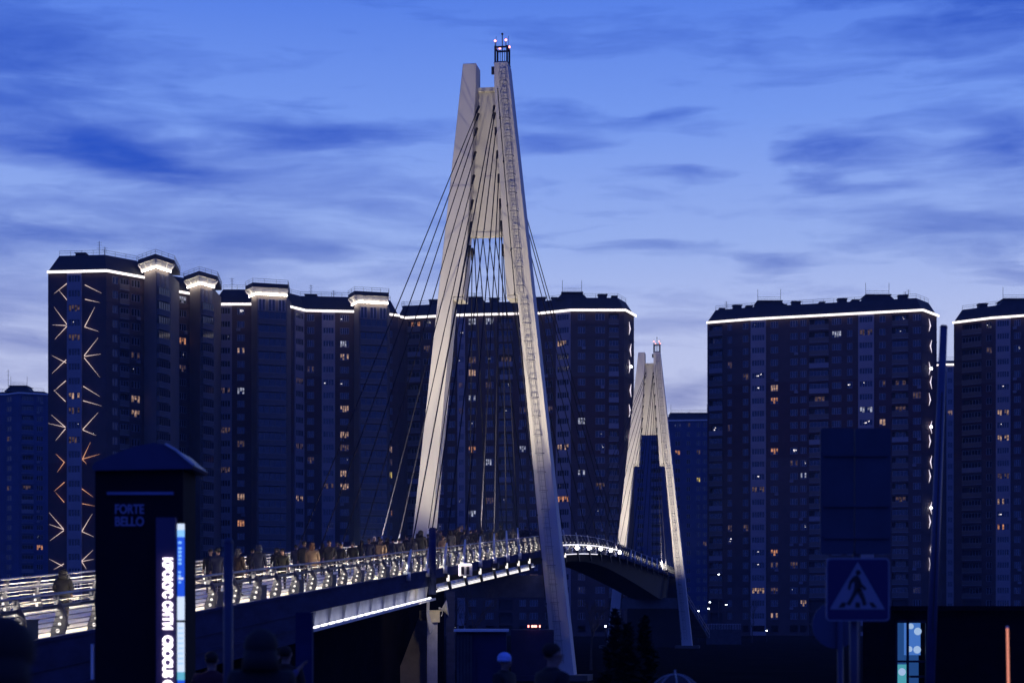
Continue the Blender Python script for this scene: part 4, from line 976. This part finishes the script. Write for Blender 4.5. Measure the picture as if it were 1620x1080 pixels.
# px, head y, offset across deck, facing (0 = to camera, 180 = away), ...
crowd = [
 (106, 899, 1.6, 180, 'hooded dark figure alone at the left end of the bridge', dict(coat='black', hair='hood', hairc='black', arms=('pocket', 'pocket'))),
 (380, 866, 1.2, 150, 'person in a greyish brown jacket just right of the blue foreground pole', dict(coat='brown', hair='long', hairc='grey')),
 (411, 861, .9, 180, 'tall person in a navy coat, second from the blue foreground pole', dict(coat='navy', hair='hood', hairc='navy', pose='walk')),
 (449, 867, 1.4, 10, 'long-haired person in an olive jacket beside the gap in the crowd', dict(coat='olive', hair='long')),
 (482, 855, .6, 180, 'person all in black left of the woman in the tan coat', dict(coat='black', hair='short', pose='walk')),
 (497, 857, 1.8, 180, 'woman with long brown hair over a tan coat', dict(coat='tan', legs='grey', hair='long', hairc='hair_brown')),
 (522, 854, 1.0, 20, 'bare-headed man in a dark open jacket facing the camera', dict(coat='black', hair='short', arms=('swing', 'pocket'), pose='walk')),
 (540, 865, .6, 160, 'short person in black beside the man in the open jacket', dict(coat='black', hair='bun', h=1.55)),
 (558, 857, .4, 0, 'person in an olive coat and grey hat with pale trousers', dict(coat='olive', legs='cream_cloth', hair='hat', hairc='grey')),
 (584, 851, .3, 20, 'person with a flushed face and dark coat, left of a close group', dict(coat='navy', hair='short', pose='walk')),
 (591, 848, -.8, 0, 'fair-haired head in the middle of the close group', dict(coat='black', hair='long', hairc='cream_cloth')),
 (598, 848, -1.5, 180, 'dark-haired person at the back of the close group', dict(coat='black', hair='short')),
 (604, 851, 1.4, 180, 'dark-haired person wearing a mustard tan jacket and backpack', dict(coat='tan', legs='grey', hair='short', extra=('backpack', 'tan', 'tan backpack on the back of the person in the mustard jacket'))),
 (621, 853, -.4, 180, 'person in navy right of the mustard jacket', dict(coat='navy', hair='short', pose='walk')),
 (632, 851, .5, 180, 'broad person in a dark grey coat between the mustard jacket and the railing gap', dict(coat='grey', hair='hat', hairc='black')),
 (653, 849, .9, 180, 'person with a grey scarf left of the near pylon leg', dict(coat='grey', hair='long', hairc='grey')),
 (667, 838, 1.0, 170, 'tall person in black in front of the near pylon leg', dict(coat='black', hair='hood', hairc='black')),
 (677, 844, -.2, 180, 'shorter person in black beside the tall one at the pylon leg', dict(coat='black', hair='short')),
 (689, 834, -.5, 180, 'tall person in a navy coat above the thick blue post', dict(coat='navy', hair='short')),
 (702, 847, 1.4, 180, 'person in a light brown coat right of the thick blue post', dict(coat='tan', legs='black', hair='bun', hairc='hair_brown')),
 (713, 838, .4, 200, 'person in a grey jacket with hair tied up', dict(coat='grey', hair='long', hairc='hair_dark')),
 (726, 830, -.3, 30, 'person raising a phone to take a picture', dict(coat='black', hair='short', arms=('up', 'up'), extra=('phone', '', 'phone held up by the person taking a picture'))),
 (736, 838, .6, 180, 'person in dark blue right of the one taking a picture', dict(coat='navy', hair='hat', hairc='black')),
]
far_people = [(752, -1.2), (762, .2), (771, -1.8), (781, .8), (792, -.6), (801, -1.9), (811, .5), (821, -1.2), (831, .1), (840, -1.6), (848, .9)]
extra = [(332, 868, -.5, 'black', 'short', 'dim figure directly right of the advertising pillar'), (346, 866, .8, 'navy', 'hat', 'dim figure between the advertising pillar and the blue pole'), (397, 868, -1.2, 'black', 'short', 'dark figure half hidden behind the tall navy coat'),
 (437, 866, -.6, 'black', 'hood', 'hooded figure left of the long-haired person in olive'), (466, 862, -1.5, 'navy', 'short', 'person far across the deck left of the one all in black'), (509, 858, -.9, 'black', 'long', 'person in black between the tan coat and the man with the open jacket'),
 (531, 858, -1.4, 'grey', 'short', 'person in grey partly behind the man with the open jacket'), (571, 857, -1.3, 'black', 'long', 'dark figure between the pale trousers and the close group'), (612, 852, -1.0, 'black', 'hood', 'hooded figure directly behind the mustard jacket'),
 (642, 850, -1.6, 'black', 'short', 'dark figure at the far railing left of the grey scarf'), (660, 843, -.9, 'navy', 'long', 'long-haired figure against the left edge of the pylon leg'), (683, 841, .7, 'black', 'hat', 'person in black and a hat touching the right edge of the pylon leg'),
 (696, 840, -1.3, 'black', 'short', 'dark figure just right of the thick blue post'), (719, 837, -1.4, 'brown', 'long', 'brown-coated figure left of the one taking a picture'), (744, 838, -.4, 'black', 'short', 'dark figure left of the first white cable socket')]
crowd += [(a, b, c, 180 if i % 3 else 10, e_, dict(coat=d, hair=h_, hairc='black' if h_ in ('hat', 'hood') else 'hair_dark', pose='walk' if i % 2 else 'stand')) for i, (a, b, c, d, h_, e_) in enumerate(extra)]
n_h = 0
for (px, hy, o, fc_, lab, kw) in crowd:
    s = at_px(px, o); p = BP(s, o, dz_(s)); hz = (HY - hy) / F * p.y - p.z; h = min(1.9, max(1.5, hz)); h = kw.pop('h', h)
    person(p, fc_ - math.degrees(H) , h, lab, group=BG, **kw)
names = ['beyond the person in dark blue', 'in front of the first white cable socket', 'between the first two cable sockets', 'behind the second white cable socket', 'walking away in the middle of the far crowd', 'standing by the far railing in the far crowd',
         'near the third cable end', 'close to the fourth cable end', 'under the fine vertical cables', 'second from the right pylon leg', 'nearest the right pylon leg']
for i, (px, o) in enumerate(far_people):
    s = at_px(px, o); p = BP(s, o, dz_(s)); c = ['black', 'navy', 'grey', 'brown'][i % 4]
    person(p, 180 if i % 3 else 0, 1.62 + .04 * (i % 5), 'distant walker in a %s coat %s' % ({'navy': 'navy', 'black': 'black', 'grey': 'grey', 'brown': 'dark brown'}[c], names[i]), coat=c, hair=['short', 'long', 'hat', 'bun'][i % 4], hairc='hair_dark' if i % 4 != 2 else 'grey', pose='walk' if i % 2 else 'stand', group=BG)
FG = 'people passing in the dark foreground'
def fgp(px, hy, D, face, h, lab, **kw):
    z = (HY - hy) / F * D - h; person(Vector((P(px, 0, D).x, D, z)), face, h, lab, group=FG, **kw); return z
fgp(799, 1033, 29.5, 60, 1.72, 'person in a pale blue knitted hat at the bottom centre', coat='black', hair='hat', hairc='pale_blue')
fgp(875, 1016, 21.5, 120, 1.86, 'dark-haired man in a black coat beside the near pylon foot', coat='black', hair='short')
fgp(10, 980, 8.6, 150, 2.0, 'dark hooded person cut off by the bottom left corner', coat='black', hair='hood', hairc='black')
fgp(414, 998, 16, 180, 1.9, 'dark person with a hood right of the blue foreground pole', coat='black', hair='hood', hairc='black')
fgp(430, 1022, 26, 90, 1.7, 'person in a purple jacket raising a hand', coat='purple', hair='short', arms=('phone', 'pocket'))
fgp(452, 1021, 27, 170, 1.72, 'bare-headed person in brown next to the blue column', coat='brown', hair='short')
fgp(335, 1030, 24, 180, 1.6, 'person in a dark maroon coat between the sign totem and the blue pole', coat='maroon', hair='short')

# ------------------------------------------------------------------ advertising totem
mat('totem_black', (.008, .008, .014, 1), .8, spec=.1, var=.2); mat('totem_roof', (.02, .03, .10, 1), .35, var=.15); mat('pale_strip', (.16, .18, .34, 1), .5); mat('dim_letters', (.22, .22, .36, 1), .6, var=0); mat('panel_purple', (.055, .04, .11, 1), .4, var=.1)
glow('letters_white', (1, .90, 1), 3.2); glow('screen_blue', (.02, .10, .85), .9); glow('screen_sky', (.22, .50, 1), 1.2); glow('screen_white', (.62, .74, 1), 1.1); glow('screen_aqua', (.15, .55, .8), .8)
D = 25.0; tt = thing('advertising_totem', 'tall black advertising pillar with a curved roof at the left', 'advertising pillar', (P(228, 0, D).x, D + .5, -2.25))
x0, x1 = P(150, 0, D).x, P(289, 0, D).x
m = MB(); m.box(((x0 + x1) / 2, D + .52, (P(0, 738, D).z - 2.25) / 2), (x1 - x0, 1.0, P(0, 738, D).z + 2.25)); m.build('body', 'totem_black', tt)
m = MB(); arc = [(145, 739), (150, 731), (170, 722), (195, 712), (220, 704), (243, 700), (262, 703), (278, 712), (293, 725), (306, 736), (304, 741), (148, 744)]
m.prism([P(a, b, D - .1) for a, b in arc], (0, 1.25, 0)); m.build('roof', 'totem_roof', tt)
m = MB(); edge = [(262, 702), (278, 711), (293, 724), (307, 735)]
for a, b in zip(edge, edge[1:]): m.bar(P(*a, D - .12), P(*b, D - .12), .05, .03)
m.build('roof_trim', 'steel', tt)
m = MB(); m.box(P(222, 780, D), (P(275, 0, D).x - P(170, 0, D).x, .04, .04)); m.build('trim_strip', 'pale_strip', tt)
m = MB(); m.box(P(146.5, 1046, D), (.03, .08, .48)); m.build('edge_trim', 'screen_aqua' if False else 'white_paint', tt)
def text(name, body, size, m, loc, parent, rot=0, off=.0, ext=.01, width=None):
    cu = bpy.data.curves.new(name, 'FONT'); cu.body = body; cu.size = size; cu.offset = off; cu.extrude = ext; cu.align_x = 'LEFT'
    o = bpy.data.objects.new('t', cu); col.objects.link(o); dg = bpy.context.evaluated_depsgraph_get(); me = bpy.data.meshes.new_from_object(o.evaluated_get(dg)); bpy.data.objects.remove(o)
    xs = [v.co.x for v in me.vertices]; ys = [v.co.y for v in me.vertices]
    mn, mx, yn, yx = min(xs), max(xs), min(ys), max(ys)
    w, h = width if width else (mx - mn, yx - yn)
    for v in me.vertices: v.co.x = (v.co.x - mn) / (mx - mn) * w; v.co.y = (v.co.y - yn) / (yx - yn) * h
    c, s = math.cos(R(rot)), math.sin(R(rot))
    for v in me.vertices:
        x, y, z = v.co; x2, y2 = x * c - y * s, x * s + y * c; v.co = (loc.x + x2, loc.y - z, loc.z + y2)
    me.materials.clear(); me.materials.append(MATS[m]); return link(name, me, parent)
k = D / F
text('lettering', 'FORTE', .2, 'dim_letters', P(182, 812.5, D), tt, off=.006, width=(46 * k, 15.5 * k)); text('lettering', 'BELLO', .2, 'dim_letters', P(182, 832, D), tt, off=.006, width=(46 * k, 15.5 * k))
pnl = MB(); pnl.box(P(271, 1000, D - .06), (42 * k, .12, 3.1)); 
pnl = MB(); zt = P(0, 819, D).z; pnl.box((P(265.5, 0, D).x, D - .08, (zt - 2.25) / 2), (31 * k, .14, zt + 2.25)); pn = pnl.build('sign_panel', 'panel_purple', tt)
text('lettering', 'КРОКУС СИТИ', .2, 'letters_white', P(257.5, 882, D - .17), pn, rot=-90, off=.007, width=(112 * k, 15.5 * k))
text('lettering', 'CROCUS CITY', .2, 'letters_white', P(257.5, 1005, D - .17), pn, rot=-90, off=.007, width=(106 * k, 15.5 * k))
def scr(ya, yb, mm, xa=281, xb=291.5, dd=0): 
    m = MB(); m.box(P((xa + xb) / 2, (ya + yb) / 2, D - .1 - dd), ((xb - xa) * k, .05, (yb - ya) * k)); return m.build('screen_part', mm, sn)
m = MB(); m.box(P(286.2, 970, D - .04), (12.6 * k, .1, (1110 - 826) * k)); sn = m.build('display_screen', 'totem_black', tt)
for a in ((828, 838, 'screen_white'), (838, 849, 'screen_sky'), (849, 943, 'screen_blue'), (943, 980, 'screen_white'), (984, 1062, 'screen_white'), (1062, 1075, 'screen_aqua'), (1075, 1105, 'screen_blue')): scr(*a)
for y in (856, 865, 871, 877, 883, 889): scr(y, y + 3.5, 'screen_sky', 282.5, 287, .03)
for y in (903, 909): scr(y, y + 3, 'screen_sky', 282.5, 286, .03)
scr(913, 916, 'screen_white', 282.5, 290, .03); scr(919, 922, 'screen_sky', 283, 286, .03)
for y in (992, 1000, 1008, 1016, 1024, 1032, 1040, 1048): scr(y, y + 1.6, 'screen_sky', 282.5, 290, .03)

# ------------------------------------------------------------------ foreground poles, crossing sign, board
mat('mast_blue', (.06, .07, .15, 1), .4, var=.2, scale=2); mat('pole_blue', (.028, .032, .075, 1), .45, var=.2, scale=2)
pl_ = thing('pole', 'dark blue pole right of the totem, rounded at its top', 'pole', (P(361, 0, 22).x, 22, -2.25))
m = MB(); m.tube((P(361, 0, 22).x, 22, -2.25), P(361, 858, 22), .058, .058, 14); m.build('shaft', 'pole_blue', pl_, True); m = MB(); m.ball(P(361, 858, 22), .062); m.build('cap', 'pole_blue', pl_, True)
tp = thing('lamp_mast', 'tall slightly leaning blue mast between the two right-hand towers', 'mast', (P(1466, 0, 30).x, 30, -2.25))
m = MB(); m.tube((P(1466.5, 0, 30).x, 30, -2.25), P(1493, 517, 30), .085, .06, 14); m.build('shaft', 'mast_blue', tp, True); m = MB(); m.tube(P(1493, 518, 30), P(1493.4, 514.5, 30), .066, .05, 14); m.build('cap', 'pole_blue', tp)
m = MB(); m.tube(P(1473.5, 1000, 29.9) + Vector((.02, 0, 0)), P(1488.5, 620, 29.9) + Vector((.02, 0, 0)), .012, n=6); m.build('cable', 'dark_steel', tp)
cl = MB(); cl.box(P(482, 1060, 30) , (.26, .3, 1.9)); tag(cl.build('column', 'deck_blue'), 'dark blue square column left of the concrete pier', 'column')
D = 20.8; k = D / F; mat('sign_blue', (.014, .010, .085, 1), .5, var=0); mat('sign_white', (.22, .23, .30, 1), .5, var=.05); mat('sign_black', (.01, .01, .015, 1), .5, var=0); mat('sign_back', (.045, .06, .12, 1), .5, var=.2)
sg = thing('crossing_sign', 'square blue pedestrian crossing sign with a walking figure in a triangle', 'traffic sign', (P(1357, 0, D).x, D + .1, -2.25))
def rrect(x0, y0, x1, y1, r, n=6):
    pts = []
    for cx, cy, a0 in ((x1 - r, y0 + r, -90), (x1 - r, y1 - r, 0), (x0 + r, y1 - r, 90), (x0 + r, y0 + r, 180)):
        for i in range(n + 1): a = R(a0 + 90 * i / n); pts.append((cx + r * math.cos(a), cy + r * math.sin(a)))
    return pts
m = MB(); m.prism([P(x, y, D) for x, y in rrect(1307, 882, 1407.5, 982, 7)], (0, .03, 0)); m.build('border', 'sign_white', sg)
m = MB(); m.prism([P(x, y, D - .004) for x, y in rrect(1309.3, 884.3, 1405.2, 979.7, 5.5)], (0, .01, 0)); m.build('face', 'sign_blue', sg)
z = lambda pts: [P(1100 + a / 3.6, 700 + b / 3.6, D - .009) for a, b in pts]
m = MB(); m.prism(z([(925, 678), (1080, 948), (765, 948)]), (0, .005, 0)); m.build('triangle', 'sign_white', sg)
z = lambda pts: [P(1100 + a / 3.6, 700 + b / 3.6, D - .014) for a, b in pts]
fgm = MB()
for pts in ([(928 + 15 * math.cos(R(t)), 738 + 15 * math.sin(R(t))) for t in range(0, 360, 24)], [(900, 760), (925, 753), (940, 775), (945, 835), (925, 846), (905, 838), (907, 795)],
            [(900, 761), (878, 788), (868, 832), (881, 838), (890, 802), (908, 788)], [(936, 770), (946, 798), (975, 828), (967, 840), (936, 815)],
            [(922, 832), (945, 830), (966, 880), (976, 920), (956, 928), (945, 888), (925, 855)], [(905, 832), (926, 848), (902, 888), (880, 926), (861, 918), (885, 878)],
            [(815, 937), (835, 908), (860, 908), (850, 937)], [(912, 908), (938, 908), (938, 938), (912, 938)], [(990, 908), (1012, 908), (1035, 937), (1008, 937)]): fgm.prism(z(pts), (0, .004, 0))
fgm.build('pictogram', 'sign_black', sg)
m = MB(); m.tube((P(1354, 0, D).x, D + .12, -2.25), (P(1354, 0, D).x, D + .12, P(0, 885, D).z), .052, n=12); m.build('post', 'pole_blue', sg, True)
m = MB()
for y in (900, 965): m.bar(P(1354, y, D + .05) - Vector((.12, 0, 0)), P(1354, y, D + .05) + Vector((.12, 0, 0)), .04, .04)
m.build('clamp', 'steel', sg)
D2 = 23.5; bs = thing('road_sign', 'round road sign seen from behind, left of the crossing sign post', 'traffic sign', (P(1329, 0, D2).x, D2, -2.25))
m = MB(); m.tube(P(1322, 988, D2), P(1322, 988, D2) + Vector((0, .02, 0)), .30, .30, 28); m.build('disc', 'sign_back', bs); m = MB(); m.tube((P(1329, 0, D2).x, D2 - .05, -2.25), P(1329, 962, D2 - .05), .04, n=10); m.build('post', 'pole_blue', bs, True)
D3 = 26.0; bb = thing('sign_board', 'large unlit sign board on a post above the crossing sign', 'sign board', (P(1356, 0, D3).x, D3, -2.25))
mat('board_dark', (.034, .048, .085, 1), .6, var=.25)
for (a, b_) in ((1298, 1351), (1352.5, 1409)):
    m = MB(); m.prism([P(x, y, D3) for x, y in rrect(a, 677, b_, 876, 5)], (0, .05, 0)); m.build('board_panel', 'board_dark', bb)
m = MB(); m.tube((P(1356, 0, D3).x, D3 + .1, -2.25), P(1356, 685, D3 + .1), .06, n=12); m.build('post', 'board_dark', bb, True)
for y in (720, 800, 850): m = MB(); m.box(P(1354, y, D3 - .02), (.9, .03, .03)); m.build('brace', 'board_dark', bb)

# ------------------------------------------------------------------ dark pavilion with a blue-lit shop window
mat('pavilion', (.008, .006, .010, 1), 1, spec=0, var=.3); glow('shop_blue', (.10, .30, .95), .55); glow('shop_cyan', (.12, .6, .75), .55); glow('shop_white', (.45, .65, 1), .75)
D = 62.0; pv_ = thing('pavilion', 'dark flat-roofed pavilion with a blue-lit window, bottom right', 'building', (P(1520, 0, D).x, D + 4, -4.2))
xl, xr, zt, z0 = P(1392, 0, D).x, P(1660, 0, D).x, P(0, 966, D).z, -4.2; wa, wb, wt = P(1417, 0, D).x, P(1468.5, 0, D).x, P(0, 980, D).z
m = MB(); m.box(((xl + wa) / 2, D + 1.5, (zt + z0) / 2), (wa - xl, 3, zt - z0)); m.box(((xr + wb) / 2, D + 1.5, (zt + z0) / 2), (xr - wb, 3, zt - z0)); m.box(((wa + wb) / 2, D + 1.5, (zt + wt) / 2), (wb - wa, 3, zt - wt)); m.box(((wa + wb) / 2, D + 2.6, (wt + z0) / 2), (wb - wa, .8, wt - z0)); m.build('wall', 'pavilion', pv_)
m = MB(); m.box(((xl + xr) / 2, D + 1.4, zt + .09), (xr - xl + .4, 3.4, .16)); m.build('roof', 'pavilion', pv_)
m = MB(); xs_ = P(1437, 0, D).x
wn = MB(); wn.box(((wa + wb) / 2, D + .1, wt - .05), (wb - wa, .1, .1)); [wn.box((x, D + .1, (wt + z0) / 2), (.07, .1, wt - z0)) for x in (wa + .04, xs_, wb - .04)]
wn = wn.build('window', 'dark_steel', pv_)
def sp_(xa, xb, ya, yb, mm, d=.5): m = MB(); m.box(P((xa + xb) / 2, (ya + yb) / 2, D + d), ((xb - xa) / F * D, .05, (yb - ya) / F * D)); return m.build('lit_panel', mm, wn)
glow('shop_deep', (.03, .12, .42), .5); sp_(1415, 1472, 978, 1100, 'shop_deep', 1.5); sp_(1430, 1468, 981, 1036, 'shop_blue', 1.2); 
for (px, py, r, mm) in ((1441, 990, .10, 'shop_white'), (1452, 998, .13, 'shop_white'), (1439, 1026, .10, 'shop_white'), (1451, 1027, .13, 'shop_white'), (1463, 988, .07, 'shop_white'), (1427, 1062, .13, 'shop_white')):
    m = MB(); m.ball(P(px, py, D + .9), r, 0, 12, 8); m.build('globe_lamp', mm, wn)
sp_(1419, 1436, 1050, 1090, 'shop_cyan', 1.0); 
mat('dark_shelf', (.012, .02, .06, 1), .6)
for (a, b_, c_, d_) in ((1419, 1467, 1044, 1047), (1438, 1467, 1068, 1071)): m = MB(); m.box(P((a + b_) / 2, (c_ + d_) / 2, D + .6), ((b_ - a) / F * D, .4, (d_ - c_) / F * D)); m.build('shelf', 'dark_shelf', wn)
# glowing barrier pole and umbrella
glow('salmon', (1, .34, .25), 1.0)
br = thing('marker_pole', 'thin glowing salmon pole in the bottom right corner', 'pole', (P(1597, 0, 20).x, 20, -2.25)); m = MB(); m.tube(Vector((P(1599.5, 0, 20).x, 20, -2.2)), P(1593.7, 992, 20), .011, n=8); m.build('glow_tube', 'salmon', br); m = MB(); m.ball(P(1593.6, 991.5, 20), .016); m.build('cap', 'white_paint', br)
um = thing('umbrella', 'dark open umbrella at the bottom edge right of the firs', 'umbrella', (P(1068, 1090, 24).x, 24, P(0, 1110, 24).z)); c = P(1068, 1112, 24); m = MB(); n_ = 8; Rr = .36; mat('umbrella_cloth', (.02, .016, .026, 1), .6)
for i in range(n_):
    a0, a1 = 2 * math.pi * i / n_, 2 * math.pi * (i + 1) / n_; prev = None
    for j in range(6):
        t0, t1 = j / 6, (j + 1) / 6; f = lambda a, t: c + Vector((Rr * math.sin(t * 1.4) * math.cos(a), Rr * math.sin(t * 1.4) * math.sin(a), .38 * math.cos(t * 1.4)))
        m.quad(f(a0, t0), f(a1, t0), f(a1, t1), f(a0, t1))
m.build('canopy', 'umbrella_cloth', um); m = MB(); m.tube(c - Vector((0, 0, .4)), c + Vector((0, 0, .44)), .012, n=6); m.build('shaft', 'steel', um)
for i in range(n_):
    a0 = 2 * math.pi * i / n_; m = MB(); m.path([c + Vector((Rr * 1.01 * math.sin(t) * math.cos(a0), Rr * 1.01 * math.sin(t) * math.sin(a0), .385 * math.cos(t))) for t in [.2 * j for j in range(8)]], .006, 4); m.build('rib', 'steel', um)

# ------------------------------------------------------------------ thin evening haze between the camera and the far blocks
hz = bpy.data.materials.new('haze'); hz.use_nodes = True; t = hz.node_tree; t.nodes.clear()
vp = t.nodes.new('ShaderNodeVolumePrincipled'); vp.inputs['Density'].default_value = .00016; vp.inputs['Color'].default_value = (.52, .72, 1, 1)
vo = t.nodes.new('ShaderNodeOutputMaterial'); t.links.new(vp.outputs[0], vo.inputs['Volume']); MATS['haze'] = hz
m = MB(); m.box((0, 3470, 38.5), (10200, 7300, 90)); h_ = m.build('haze', 'haze'); h_['kind'] = 'stuff'
